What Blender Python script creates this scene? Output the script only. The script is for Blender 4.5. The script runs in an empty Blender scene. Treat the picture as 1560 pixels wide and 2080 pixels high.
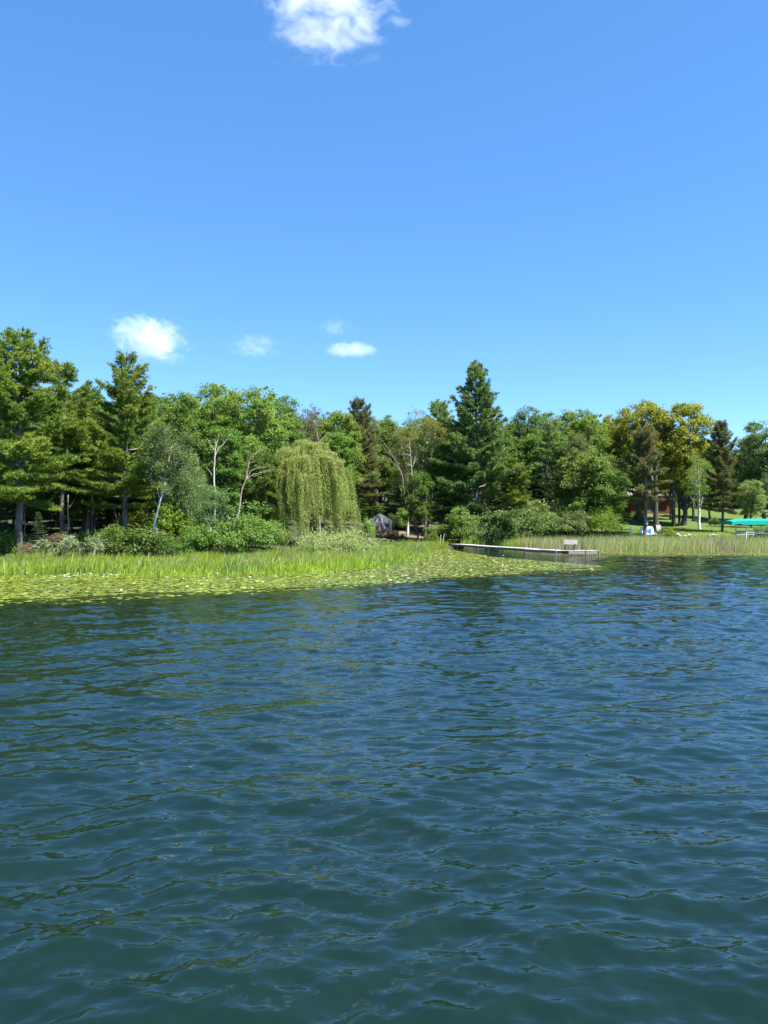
import bpy, math, random
import numpy as np
from mathutils import Vector

rng = np.random.default_rng(7)
random.seed(7)
scene = bpy.context.scene
COL = scene.collection

# ------------------------------------------------------------------ camera, sky, sun, exposure
CAM_H = 2.1
PITCH = math.radians(1.14)
FPX = 1563.0                       # focal length in photograph pixels (1560 x 2080)
cd = bpy.data.cameras.new('camera')
cam = bpy.data.objects.new('camera', cd)
COL.objects.link(cam)
cam.location = (0, 0, CAM_H)
cam.rotation_euler = (math.pi / 2 + PITCH, 0, 0)
cd.sensor_fit = 'VERTICAL'
cd.sensor_height = 24.0
cd.sensor_width = 18.0
cd.lens = 24.0 * FPX / 2080.0
cd.clip_start = 0.1
cd.clip_end = 20000.0
scene.camera = cam

SUN_EL = math.radians(61)
SUN_AZ = math.radians(122)         # clockwise from +Y: behind the viewer's right shoulder
world = bpy.data.worlds.new('World')
scene.world = world
world.use_nodes = True
wn = world.node_tree.nodes
wl = world.node_tree.links
wn.clear()
sky = wn.new('ShaderNodeTexSky')
sky.sky_type = 'NISHITA'
sky.sun_disc = False
sky.sun_elevation = SUN_EL
sky.sun_rotation = SUN_AZ
sky.altitude = 1000.0
sky.air_density = 0.6
sky.dust_density = 0.0
sky.ozone_density = 4.0
bg = wn.new('ShaderNodeBackground')
bg.inputs['Strength'].default_value = 0.15
wo = wn.new('ShaderNodeOutputWorld')
shs = wn.new('ShaderNodeHueSaturation')
shs.inputs['Saturation'].default_value = 1.40
shs.inputs['Hue'].default_value = .502
shs.inputs['Value'].default_value = 1.20
gam = wn.new('ShaderNodeGamma')      # flattens the sky's brightness gradient
gam.inputs['Gamma'].default_value = .68
wl.new(sky.outputs['Color'], gam.inputs['Color'])
wl.new(gam.outputs['Color'], shs.inputs['Color'])
wl.new(shs.outputs['Color'], bg.inputs['Color'])
wl.new(bg.outputs['Background'], wo.inputs['Surface'])

sd = bpy.data.lights.new('sun', 'SUN')
sd.energy = 5.0
sd.angle = math.radians(0.53)
sd.color = (1.0, 0.96, 0.88)
sun = bpy.data.objects.new('sun', sd)
COL.objects.link(sun)
sv = Vector((math.sin(SUN_AZ) * math.cos(SUN_EL), math.cos(SUN_AZ) * math.cos(SUN_EL), math.sin(SUN_EL)))
sun.rotation_euler = sv.to_track_quat('Z', 'Y').to_euler()
sun.location = (20, -20, 60)

scene.view_settings.view_transform = 'Standard'
scene.view_settings.look = 'None'
scene.view_settings.gamma = 1.0
scene.view_settings.use_curve_mapping = False
scene.view_settings.exposure = 1.6

scene.render.engine = 'CYCLES'
cy = scene.cycles
cy.max_bounces = 12
cy.diffuse_bounces = 5
cy.glossy_bounces = 3
cy.transmission_bounces = 4
cy.volume_bounces = 10
cy.transparent_max_bounces = 4
cy.caustics_reflective = False
cy.caustics_refractive = False
cy.use_denoising = True
cy.sample_clamp_indirect = 6.0


# ------------------------------------------------------------------ pixel of the photograph -> place
def elev(y):
    return PITCH + math.atan((1040.0 - y) / FPX)


def zat(y, d):
    """height of something seen at photo row y, d metres away"""
    return CAM_H + d * math.tan(elev(y))


def xat(px, d):
    return (px - 780.0) / FPX * d


def wp(px, y):
    """point of the water surface seen at photo pixel (px, y)"""
    d = CAM_H / math.tan(-elev(y))
    return (xat(px, d), d)


def lerp(a, b, t):
    return a + (b - a) * t


def sstep(a, b, x):
    t = np.clip((np.asarray(x, float) - a) / (b - a), 0, 1)
    return t * t * (3 - 2 * t)


def in_poly(poly, X, Y):
    inside = np.zeros(X.shape, bool)
    n = len(poly)
    j = n - 1
    for i in range(n):
        xi, yi = poly[i]
        xj, yj = poly[j]
        c = ((yi > Y) != (yj > Y)) & (X < (xj - xi) * (Y - yi) / ((yj - yi) if yj != yi else 1e-9) + xi)
        inside ^= c
        j = i
    return inside


class VNoise:
    """smooth value noise in two dimensions"""

    def __init__(self, seed, scale):
        self.g = np.random.default_rng(seed).random((64, 64))
        self.s = scale

    def __call__(self, X, Y):
        x = np.asarray(X) / self.s
        y = np.asarray(Y) / self.s
        xi = np.floor(x).astype(int)
        yi = np.floor(y).astype(int)
        fx = x - xi
        fy = y - yi
        fx = fx * fx * (3 - 2 * fx)
        fy = fy * fy * (3 - 2 * fy)
        g = self.g
        a = g[xi % 64, yi % 64]
        b = g[(xi + 1) % 64, yi % 64]
        c = g[xi % 64, (yi + 1) % 64]
        d = g[(xi + 1) % 64, (yi + 1) % 64]
        return (a * (1 - fx) + b * fx) * (1 - fy) + (c * (1 - fx) + d * fx) * fy


# ------------------------------------------------------------------ mesh helpers
def mesh_np(name, V, faces, mat=None, smooth=False):
    """faces: list of (n, k) index arrays"""
    me = bpy.data.meshes.new(name)
    V = np.asarray(V, np.float32)
    faces = [np.asarray(f, np.int32) for f in faces if len(f)]
    nl = sum(f.size for f in faces)
    nf = sum(len(f) for f in faces)
    me.vertices.add(len(V))
    me.vertices.foreach_set('co', V.ravel())
    me.loops.add(nl)
    me.loops.foreach_set('vertex_index', np.concatenate([f.ravel() for f in faces]))
    me.polygons.add(nf)
    tot = np.concatenate([np.full(len(f), f.shape[1], np.int32) for f in faces])
    st = np.concatenate([[0], np.cumsum(tot)[:-1]]).astype(np.int32)
    me.polygons.foreach_set('loop_start', st)
    me.polygons.foreach_set('loop_total', tot)
    me.polygons.foreach_set('use_smooth', np.full(nf, smooth, bool))
    me.update(calc_edges=True)
    if mat:
        me.materials.append(mat)
    return me


class MB:
    """collects simple solids into one mesh"""

    def __init__(self):
        self.v = []
        self.f = []

    def add(self, vs, fs):
        o = len(self.v)
        self.v += [tuple(p) for p in vs]
        self.f += [tuple(i + o for i in f) for f in fs]
        return self

    def box(self, c, s, rz=0.0, rx=0.0, ry=0.0, bev=0.0):
        """bevelled box: centre, full sizes, rotation"""
        hx, hy, hz = s[0] / 2, s[1] / 2, s[2] / 2
        b = min(bev, hx * .45, hy * .45, hz * .45)
        pts = []
        if b <= 0:
            for x in (-hx, hx):
                for y in (-hy, hy):
                    for z in (-hz, hz):
                        pts.append((x, y, z))
            fs = [(0, 1, 3, 2), (4, 6, 7, 5), (0, 4, 5, 1), (2, 3, 7, 6), (0, 2, 6, 4), (1, 5, 7, 3)]
        else:
            # chamfered on the long vertical outline: two rings inset top and bottom
            def ring(ix, z):
                return [(-hx + ix, -hy + ix, z), (hx - ix, -hy + ix, z), (hx - ix, hy - ix, z), (-hx + ix, hy - ix, z)]
            pts = ring(b, -hz) + ring(0, -hz + b) + ring(0, hz - b) + ring(b, hz)
            fs = [(3, 2, 1, 0), (12, 13, 14, 15)]
            for r in range(3):
                for k in range(4):
                    a = r * 4 + k
                    bb = r * 4 + (k + 1) % 4
                    fs.append((a, bb, bb + 4, a + 4))
        from mathutils import Matrix
        M = Matrix.Rotation(rz, 3, 'Z') @ Matrix.Rotation(ry, 3, 'Y') @ Matrix.Rotation(rx, 3, 'X')
        C = Vector(c)
        return self.add([C + M @ Vector(p) for p in pts], fs)

    def cyl(self, p0, p1, r0, r1=None, n=8):
        r1 = r0 if r1 is None else r1
        p0 = Vector(p0)
        p1 = Vector(p1)
        t = (p1 - p0).normalized()
        ref = Vector((1, 0, 0)) if abs(t.z) > .8 else Vector((0, 0, 1))
        u = t.cross(ref).normalized()
        w = t.cross(u)
        vs = []
        for p, r in ((p0, r0), (p1, r1)):
            for k in range(n):
                a = 2 * math.pi * k / n
                vs.append(p + u * (r * math.cos(a)) + w * (r * math.sin(a)))
        fs = [(k, (k + 1) % n, n + (k + 1) % n, n + k) for k in range(n)]
        fs += [tuple(range(n - 1, -1, -1)), tuple(range(n, 2 * n))]
        return self.add(vs, fs)

    def mesh(self, name, mat, smooth=False):
        me = bpy.data.meshes.new(name)
        me.from_pydata(self.v, [], self.f)
        me.update()
        if smooth:
            me.polygons.foreach_set('use_smooth', [True] * len(me.polygons))
        if mat:
            me.materials.append(mat)
        return me


def obj(name, me, parent=None, loc=(0, 0, 0), rz=0.0):
    o = bpy.data.objects.new(name, me)
    COL.objects.link(o)
    o.location = loc
    o.rotation_euler = (0, 0, rz)
    if parent:
        o.parent = parent
    return o


def tag(o, label, cat, group=None, kind=None):
    o['label'] = label
    o['category'] = cat
    if group:
        o['group'] = group
    if kind:
        o['kind'] = kind
    return o


def thing(name, label, cat, loc=(0, 0, 0), rz=0.0, group=None, scale=None):
    o = bpy.data.objects.new(name, None)
    o.empty_display_size = 0.3
    COL.objects.link(o)
    o.location = loc
    o.rotation_euler = (0, 0, rz)
    if scale is not None:
        o.scale = scale
    return tag(o, label, cat, group)


def tubes(lines, sides=6):
    """lines: list of (points, radii) -> verts, quads"""
    Vs, Fs = [], []
    o = 0
    ang = np.arange(sides) * 2 * np.pi / sides
    ca, sa = np.cos(ang), np.sin(ang)
    for pts, rad in lines:
        P = np.asarray(pts, float)
        R = np.asarray(rad, float)
        T = np.gradient(P, axis=0)
        T /= np.linalg.norm(T, axis=1)[:, None] + 1e-9
        m = T.mean(0)
        ref = np.array([1., 0, 0]) if abs(m[0]) < .6 * np.linalg.norm(m) + 1e-6 else np.array([0, 1., 0])
        U = np.cross(T, ref)
        U /= np.linalg.norm(U, axis=1)[:, None] + 1e-9
        W = np.cross(T, U)
        V = P[:, None] + R[:, None, None] * (ca[None, :, None] * U[:, None] + sa[None, :, None] * W[:, None])
        n = len(P)
        idx = o + np.arange(n * sides).reshape(n, sides)
        nx = np.roll(idx, -1, axis=1)
        q = np.stack([idx[:-1], nx[:-1], nx[1:], idx[1:]], -1).reshape(-1, 4)
        Vs.append(V.reshape(-1, 3))
        Fs.append(q)
        o += n * sides
    return np.concatenate(Vs), np.concatenate(Fs)


def unit(a):
    return a / (np.linalg.norm(a, axis=-1, keepdims=True) + 1e-9)


def leaf_quads(C, N, L, W, g):
    """rhombus leaves at C with normals N, length L, width W"""
    n = len(C)
    r = unit(g.normal(size=(n, 3)))
    A = unit(np.cross(N, r))
    B = np.cross(N, A)
    l = (L * g.uniform(.65, 1.25, n))[:, None] * .5
    w = (W * g.uniform(.65, 1.25, n))[:, None] * .5
    V = np.stack([C - A * l, C + B * w, C + A * l, C - B * w], 1).reshape(-1, 3)
    F = np.arange(4 * n).reshape(n, 4)
    return V, F


def needle_tris(P, D, per, L, W, spread, g):
    n = len(P)
    Pn = np.repeat(P, per, 0)
    Dn = unit(np.repeat(D, per, 0) + spread * g.normal(size=(n * per, 3)))
    side = unit(np.cross(Dn, g.normal(size=(n * per, 3)))) * (W / 2)
    l = (L * g.uniform(.7, 1.2, n * per))[:, None]
    b = Pn + Dn * l * .12
    V = np.stack([b - side, b + side, Pn + Dn * l], 1).reshape(-1, 3)
    return V, np.arange(3 * n * per).reshape(-1, 3)


# ------------------------------------------------------------------ materials
def new_mat(name):
    m = bpy.data.materials.new(name)
    m.use_nodes = True
    nt = m.node_tree
    nt.nodes.clear()
    out = nt.nodes.new('ShaderNodeOutputMaterial')
    return m, nt, out


def N(nt, t, **kw):
    n = nt.nodes.new(t)
    for k, v in kw.items():
        setattr(n, k, v)
    return n


def rgba(c):
    return (c[0], c[1], c[2], 1.0)


def leaf_mat(name, c1, c2, c3=None, trans=.42, rough=.55, spec=.2, nscale=.45, objvar=.28):
    """foliage: leaf-to-leaf and clump-to-clump variety, light shining through"""
    m, nt, out = new_mat(name)
    L = nt.links.new
    geo = N(nt, 'ShaderNodeNewGeometry')
    mix = N(nt, 'ShaderNodeMix', data_type='RGBA')
    mix.inputs[6].default_value = rgba(c1)
    mix.inputs[7].default_value = rgba(c2)
    L(geo.outputs['Random Per Island'], mix.inputs[0])
    col = mix.outputs[2]
    if c3 is not None:
        tc = N(nt, 'ShaderNodeTexCoord')
        nz = N(nt, 'ShaderNodeTexNoise')
        nz.inputs['Scale'].default_value = nscale
        nz.inputs['Detail'].default_value = 2
        L(tc.outputs['Object'], nz.inputs['Vector'])
        mr = N(nt, 'ShaderNodeMapRange')
        mr.inputs[1].default_value = .5
        mr.inputs[2].default_value = .68
        L(nz.outputs['Fac'], mr.inputs[0])
        m2 = N(nt, 'ShaderNodeMix', data_type='RGBA')
        L(mr.outputs[0], m2.inputs[0])
        L(col, m2.inputs[6])
        m2.inputs[7].default_value = rgba(c3)
        col = m2.outputs[2]
    oi = N(nt, 'ShaderNodeObjectInfo')
    mv = N(nt, 'ShaderNodeMapRange')
    mv.inputs[3].default_value = 1 - objvar
    mv.inputs[4].default_value = 1 + objvar
    L(oi.outputs['Random'], mv.inputs[0])
    hs = N(nt, 'ShaderNodeHueSaturation')
    L(mv.outputs[0], hs.inputs['Value'])
    L(col, hs.inputs['Color'])
    mh = N(nt, 'ShaderNodeMapRange')
    mh.inputs[3].default_value = .5 - .06 * objvar
    mh.inputs[4].default_value = .5 + .06 * objvar
    mu = N(nt, 'ShaderNodeMath', operation='MULTIPLY')
    mu.inputs[1].default_value = 7.31
    fr = N(nt, 'ShaderNodeMath', operation='FRACT')
    L(oi.outputs['Random'], mu.inputs[0])
    L(mu.outputs[0], fr.inputs[0])
    L(fr.outputs[0], mh.inputs[0])
    L(mh.outputs[0], hs.inputs['Hue'])
    p = N(nt, 'ShaderNodeBsdfPrincipled')
    p.inputs['Roughness'].default_value = rough
    p.inputs['Specular IOR Level'].default_value = spec
    L(hs.outputs[0], p.inputs['Base Color'])
    tr = N(nt, 'ShaderNodeBsdfTranslucent')
    g2 = N(nt, 'ShaderNodeHueSaturation')
    g2.inputs['Hue'].default_value = .49
    g2.inputs['Saturation'].default_value = 1.1
    g2.inputs['Value'].default_value = 1.5
    L(hs.outputs[0], g2.inputs['Color'])
    L(g2.outputs[0], tr.inputs['Color'])
    ms = N(nt, 'ShaderNodeMixShader')
    ms.inputs[0].default_value = trans
    L(p.outputs[0], ms.inputs[1])
    L(tr.outputs[0], ms.inputs[2])
    L(ms.outputs[0], out.inputs['Surface'])
    return m


def surf_mat(name, c1, c2, scale=4.0, rough=.8, stretch=(1, 1, 1), bump=.3, detail=6, spec=.3, coords='Object', lo=.35, hi=.65, bdist=.02):
    m, nt, out = new_mat(name)
    L = nt.links.new
    tc = N(nt, 'ShaderNodeTexCoord')
    mp = N(nt, 'ShaderNodeMapping')
    mp.inputs['Scale'].default_value = stretch
    L(tc.outputs[coords], mp.inputs['Vector'])
    nz = N(nt, 'ShaderNodeTexNoise')
    nz.inputs['Scale'].default_value = scale
    nz.inputs['Detail'].default_value = detail
    nz.inputs['Roughness'].default_value = .65
    L(mp.outputs[0], nz.inputs['Vector'])
    mr = N(nt, 'ShaderNodeMapRange')
    mr.inputs[1].default_value = lo
    mr.inputs[2].default_value = hi
    L(nz.outputs['Fac'], mr.inputs[0])
    mix = N(nt, 'ShaderNodeMix', data_type='RGBA')
    mix.inputs[6].default_value = rgba(c1)
    mix.inputs[7].default_value = rgba(c2)
    L(mr.outputs[0], mix.inputs[0])
    p = N(nt, 'ShaderNodeBsdfPrincipled')
    p.inputs['Roughness'].default_value = rough
    p.inputs['Specular IOR Level'].default_value = spec
    L(mix.outputs[2], p.inputs['Base Color'])
    if bump:
        b = N(nt, 'ShaderNodeBump')
        b.inputs['Strength'].default_value = bump
        b.inputs['Distance'].default_value = bdist
        L(nz.outputs['Fac'], b.inputs['Height'])
        L(b.outputs[0], p.inputs['Normal'])
    L(p.outputs[0], out.inputs['Surface'])
    return m


M = {}
M['white_pine'] = leaf_mat('white pine needles', (0.084, 0.145, 0.026), (0.204, 0.295, 0.051), (0.253, 0.319, 0.057), trans=.3, rough=.5, objvar=.08)
M['blue_pine'] = leaf_mat('blue green pine needles', (0.072, 0.132, 0.040), (0.151, 0.230, 0.069), (0.168, 0.241, 0.065), trans=.25, rough=.5, objvar=.10)
M['red_pine'] = leaf_mat('red pine needles', (0.096, 0.110, 0.036), (0.180, 0.182, 0.060), (0.192, 0.162, 0.062), trans=.25, objvar=.12)
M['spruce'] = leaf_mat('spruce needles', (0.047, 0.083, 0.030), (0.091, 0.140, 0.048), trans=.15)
M['oak'] = leaf_mat('oak leaves', (0.075, 0.142, 0.028), (0.156, 0.242, 0.046), (0.167, 0.231, 0.049))
M['grey_leaf'] = leaf_mat('grey green leaves', (0.095, 0.160, 0.052), (0.189, 0.261, 0.092), (0.184, 0.243, 0.071))
M['birch_leaf'] = leaf_mat('birch leaves', (0.087, 0.142, 0.044), (0.166, 0.229, 0.076), trans=.35)
M['olive_leaf'] = leaf_mat('yellow olive leaves', (0.098, 0.115, 0.025), (0.172, 0.184, 0.040), (0.184, 0.161, 0.034), trans=.35)
M['gold_leaf'] = leaf_mat('golden maple leaves', (.175, .200, .025), (.315, .325, .050), (.150, .200, .036), trans=.4, nscale=.22, objvar=.05)
M['bright_leaf'] = leaf_mat('bright broad leaves', (.110, .200, .038), (.230, .330, .085), (.170, .260, .048), trans=.38)
M['brown_leaf'] = leaf_mat('withered brown leaves', (0.105, 0.094, 0.046), (0.176, 0.154, 0.079), (0.121, 0.132, 0.050), trans=.25, objvar=.12)
M['willow'] = leaf_mat('willow leaves', (0.202, 0.255, 0.062), (0.351, 0.416, 0.124), (0.315, 0.315, 0.101), trans=.4, nscale=.3, objvar=.03)
M['shrub'] = leaf_mat('shrub leaves', (0.067, 0.137, 0.025), (0.142, 0.225, 0.049), (0.093, 0.161, 0.041))
M['lime_shrub'] = leaf_mat('lime green shrub leaves', (.110, .170, .018), (.200, .270, .035), trans=.4)
M['pale_shrub'] = leaf_mat('pale shrub leaves', (.170, .220, .070), (.300, .345, .125), (.20, .25, .06), trans=.35)
M['dogwood'] = leaf_mat('dogwood leaves', (.100, .165, .045), (.225, .290, .095), (.105, .17, .038), trans=.35)
M['dead_plume'] = leaf_mat('withered plumes', (.20, .12, .07), (.30, .20, .12), trans=.3)
M['reed'] = leaf_mat('lake grass', (.165, .265, .026), (.360, .450, .058), (.120, .225, .060), trans=.42, nscale=.22, objvar=0)
M['pale_reed'] = leaf_mat('pale reeds', (0.227, 0.294, 0.087), (0.411, 0.451, 0.174), (0.266, 0.266, 0.133), trans=.4, nscale=.25, objvar=0)
M['dry_reed'] = leaf_mat('dry reed stems', (.26, .20, .11), (.42, .35, .21), trans=.3, objvar=0)
M['pad'] = leaf_mat('lily pads', (0.169, 0.236, 0.027), (0.308, 0.361, 0.056), (0.139, 0.199, 0.052), trans=.12, rough=.35, spec=.5, nscale=.25, objvar=.22)
M['pad_dark'] = leaf_mat('older lily pads', (0.127, 0.191, 0.044), (0.265, 0.314, 0.073), (0.255, 0.255, 0.049), trans=.12, rough=.35, spec=.4, nscale=.35, objvar=.15)
M['arch_grass'] = leaf_mat('arching grass', (.10, .15, .06), (.21, .25, .13), trans=.3)
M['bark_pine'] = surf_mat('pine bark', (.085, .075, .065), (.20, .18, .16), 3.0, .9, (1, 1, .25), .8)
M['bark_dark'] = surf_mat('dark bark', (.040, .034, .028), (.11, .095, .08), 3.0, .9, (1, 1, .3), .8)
M['bark_birch'] = surf_mat('birch bark', (.16, .15, .14), (.62, .60, .55), 3.5, .7, (1, 1, 2.2), .2, lo=.33, hi=.45)
M['bark_snag'] = surf_mat('weathered bare wood', (.30, .27, .24), (.52, .49, .45), 4.0, .8, (1, 1, .3), .4)
M['bark_pink'] = surf_mat('pinkish bare wood', (.22, .16, .13), (.42, .34, .29), 4.0, .8, (1, 1, .3), .4)
M['grey_wood'] = surf_mat('weathered grey wood', (.25, .23, .20), (.44, .41, .365), 6.0, .85, (.4, 4, 4), .4)
M['bench_wood'] = surf_mat('pale weathered bench wood', (.30, .28, .25), (.50, .47, .43), 6.0, .85, (.4, 4, 4), .4)
M['side_wood_shade'] = surf_mat('weathered side boards darkened for shade', (.18, .16, .14), (.34, .305, .265), 6.0, .85, (.4, 4, 4), .4)  # darker copy of grey wood; the dock sides' shade is in the colour
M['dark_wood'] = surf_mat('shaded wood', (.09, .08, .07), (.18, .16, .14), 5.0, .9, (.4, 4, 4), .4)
M['red_wood'] = surf_mat('red stained wood', (.11, .030, .018), (.19, .055, .032), 6.0, .75, (.4, 4, 4), .3)
M['orange_wood'] = surf_mat('orange stained timber', (.30, .13, .07), (.48, .24, .14), 5.0, .8, (.4, 4, 4), .3)
M['roof'] = surf_mat('roofing', (.13, .11, .10), (.20, .175, .16), 8.0, .9, (1, 1, 1), .4)
M['tan'] = surf_mat('tan roofing', (.34, .22, .15), (.46, .31, .22), 3.0, .9, (1, 1, 1), .3)
M['white_metal'] = surf_mat('white painted metal', (.70, .71, .71), (.80, .80, .79), 6.0, .4, (1, 1, 1), 0.0, spec=.5)
M['galv'] = surf_mat('galvanised pipe', (.20, .20, .20), (.33, .33, .33), 8.0, .5, (1, 1, 1), 0.0, spec=.5)
M['canvas'] = surf_mat('tent canvas', (.56, .54, .49), (.70, .68, .63), 2.0, .9, (1, 1, 1), .25, bdist=.05)
M['beige'] = surf_mat('beige screen', (.32, .27, .22), (.42, .36, .30), 2.0, .9, (1, 1, 1), .2)
M['teal'] = surf_mat('teal vinyl', (.0, .27, .20), (.006, .33, .25), 1.2, .45, (1, 1, 1), .3, spec=.5, bdist=.04)
M['blue'] = surf_mat('blue vinyl', (.012, .13, .50), (.02, .17, .58), 2.0, .4, (1, 1, 1), 0.0, spec=.5)
M['white_vinyl'] = surf_mat('white vinyl', (.66, .74, .80), (.76, .82, .86), 2.0, .35, (1, 1, 1), .1, spec=.5)
M['stone'] = surf_mat('shore stone', (.30, .29, .27), (.55, .53, .50), 5.0, .9, (1, 1, 1), .5)
M['charcoal'] = surf_mat('charcoal plastic', (.03, .035, .045), (.06, .07, .085), 6.0, .4, (1, 1, 1), .1)
M['petal'] = surf_mat('lily petals', (.74, .74, .70), (.84, .83, .80), 12.0, .6, (1, 1, 1), 0.0)
M['stamen'] = surf_mat('lily stamens', (.62, .42, .04), (.75, .55, .06), 12.0, .7, (1, 1, 1), 0.0)
M['path'] = surf_mat('bare earth path', (.10, .070, .048), (.17, .12, .085), 1.5, .95, (1, 1, 1), .5)
M['mud'] = surf_mat('shore mud', (.11, .085, .035), (.24, .22, .07), 4.0, .6, (1, 1, 1), .5, spec=.4)
M['glass'] = surf_mat('window glass', (.03, .035, .04), (.05, .055, .06), 2.0, .08, (1, 1, 1), 0.0, spec=.6)


def ground_mat():
    m, nt, out = new_mat('lawn and forest floor')
    L = nt.links.new
    geo = N(nt, 'ShaderNodeNewGeometry')
    sp = N(nt, 'ShaderNodeSeparateXYZ')
    L(geo.outputs['Position'], sp.inputs[0])
    n1 = N(nt, 'ShaderNodeTexNoise')
    n1.inputs['Scale'].default_value = .35
    n1.inputs['Detail'].default_value = 8
    L(geo.outputs['Position'], n1.inputs['Vector'])
    n2 = N(nt, 'ShaderNodeTexNoise')
    n2.inputs['Scale'].default_value = 9.0
    n2.inputs['Detail'].default_value = 5
    L(geo.outputs['Position'], n2.inputs['Vector'])
    lawn = N(nt, 'ShaderNodeMix', data_type='RGBA')
    lawn.inputs[6].default_value = (.050, .082, .015, 1)
    lawn.inputs[7].default_value = (.105, .140, .034, 1)
    L(n2.outputs['Fac'], lawn.inputs[0])
    fl = N(nt, 'ShaderNodeMix', data_type='RGBA')
    fl.inputs[6].default_value = (.026, .040, .012, 1)
    fl.inputs[7].default_value = (.060, .058, .028, 1)
    L(n2.outputs['Fac'], fl.inputs[0])
    ad = N(nt, 'ShaderNodeMath', operation='MULTIPLY_ADD')
    ad.inputs[1].default_value = 10.0
    L(n1.outputs['Fac'], ad.inputs[0])
    L(sp.outputs['X'], ad.inputs[2])
    mr = N(nt, 'ShaderNodeMapRange')
    mr.inputs[1].default_value = 25
    mr.inputs[2].default_value = 31
    L(ad.outputs[0], mr.inputs[0])
    mx = N(nt, 'ShaderNodeMix', data_type='RGBA')
    L(mr.outputs[0], mx.inputs[0])
    L(fl.outputs[2], mx.inputs[6])
    L(lawn.outputs[2], mx.inputs[7])
    p = N(nt, 'ShaderNodeBsdfPrincipled')
    p.inputs['Roughness'].default_value = .9
    p.inputs['Specular IOR Level'].default_value = .2
    L(mx.outputs[2], p.inputs['Base Color'])
    b = N(nt, 'ShaderNodeBump')
    b.inputs['Strength'].default_value = .6
    b.inputs['Distance'].default_value = .06
    L(n2.outputs['Fac'], b.inputs['Height'])
    L(b.outputs[0], p.inputs['Normal'])
    L(p.outputs[0], out.inputs['Surface'])
    return m


def water_mat():
    m, nt, out = new_mat('lake water')
    L = nt.links.new
    geo = N(nt, 'ShaderNodeNewGeometry')
    mp = N(nt, 'ShaderNodeMapping')
    mp.inputs['Scale'].default_value = (.6, 1.6, 1)
    L(geo.outputs['Position'], mp.inputs['Vector'])
    n1 = N(nt, 'ShaderNodeTexNoise')
    n1.inputs['Scale'].default_value = 5.0
    n1.inputs['Detail'].default_value = 2.5
    n1.inputs['Roughness'].default_value = .6
    L(mp.outputs[0], n1.inputs['Vector'])
    b = N(nt, 'ShaderNodeBump')
    b.inputs['Strength'].default_value = .24
    b.inputs['Distance'].default_value = .045
    L(n1.outputs['Fac'], b.inputs['Height'])
    # cloudier, greener water here and there
    n2 = N(nt, 'ShaderNodeTexNoise')
    n2.inputs['Scale'].default_value = .25
    n2.inputs['Detail'].default_value = 3
    L(geo.outputs['Position'], n2.inputs['Vector'])
    mx = N(nt, 'ShaderNodeMix', data_type='RGBA')
    mx.inputs[6].default_value = (.0034, .0112, .0074, 1)
    mx.inputs[7].default_value = (.0050, .0148, .0094, 1)
    L(n2.outputs['Fac'], mx.inputs[0])
    p = N(nt, 'ShaderNodeBsdfPrincipled')
    p.inputs['Roughness'].default_value = .03
    p.inputs['IOR'].default_value = 1.45
    L(mx.outputs[2], p.inputs['Base Color'])
    L(b.outputs[0], p.inputs['Normal'])
    L(p.outputs[0], out.inputs['Surface'])
    return m


# ------------------------------------------------------------------ terrain
SHX = [-400, -120, -60, -40, -22, -15.6, -8.6, -6, -3, 0, 7, 15, 28, 45, 80, 140, 400]
SHY = [30, 36, 40, 43, 44.5, 46, 49, 53, 63, 77, 79, 82, 84, 84, 80, 76, 60]
vn1 = VNoise(3, 7.0)
vn2 = VNoise(4, 2.2)


def shore(x):
    return np.interp(x, SHX, SHY)


def gz(x, y):
    """ground height"""
    x = np.asarray(x, float)
    y = np.asarray(y, float)
    d = y - shore(x)
    und = [-60, -6, -2, 0, 2]
    uz = [-2.5, -.8, -.25, .08, .40]
    left = np.interp(d, und + [10, 30, 60, 100, 160, 400], uz + [1.2, 4.5, 9, 15, 21, 28])
    bay = np.interp(d, und + [16, 22, 40, 60, 100, 160, 400], uz + [.80, 1.15, 3.5, 7.5, 14, 20, 28])
    right = np.interp(d, [-60, -6, -2, 0, 1.2, 3, 14, 28, 50, 100, 160, 400], [-2.5, -.8, -.25, .25, 1.15, 1.5, 2.3, 3.9, 7, 14, 20, 28])
    a = sstep(-12, -5, x)
    b = sstep(12, 20, x)
    z = lerp(lerp(left, bay, a), right, b)
    return z + np.clip(d / 6, 0, 1) * ((vn1(x, y) - .5) * .35 + (vn2(x, y) - .5) * .10)


def build_ground():
    xs = np.unique(np.concatenate([np.linspace(-400, -70, 30), np.arange(-70, 80, 1.0), np.linspace(80, 400, 30)]))
    ys = np.unique(np.concatenate([np.linspace(20, 40, 8), np.arange(40, 150, 1.0), np.linspace(150, 900, 40)]))
    X, Y = np.meshgrid(xs, ys)
    Z = gz(X, Y)
    V = np.stack([X, Y, Z], -1).reshape(-1, 3)
    idx = np.arange(X.size).reshape(X.shape)
    q = np.stack([idx[:-1, :-1], idx[:-1, 1:], idx[1:, 1:], idx[1:, :-1]], -1).reshape(-1, 4)
    o = obj('ground', mesh_np('ground', V, [q], ground_mat(), True))
    o['kind'] = 'structure'


build_ground()

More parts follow.
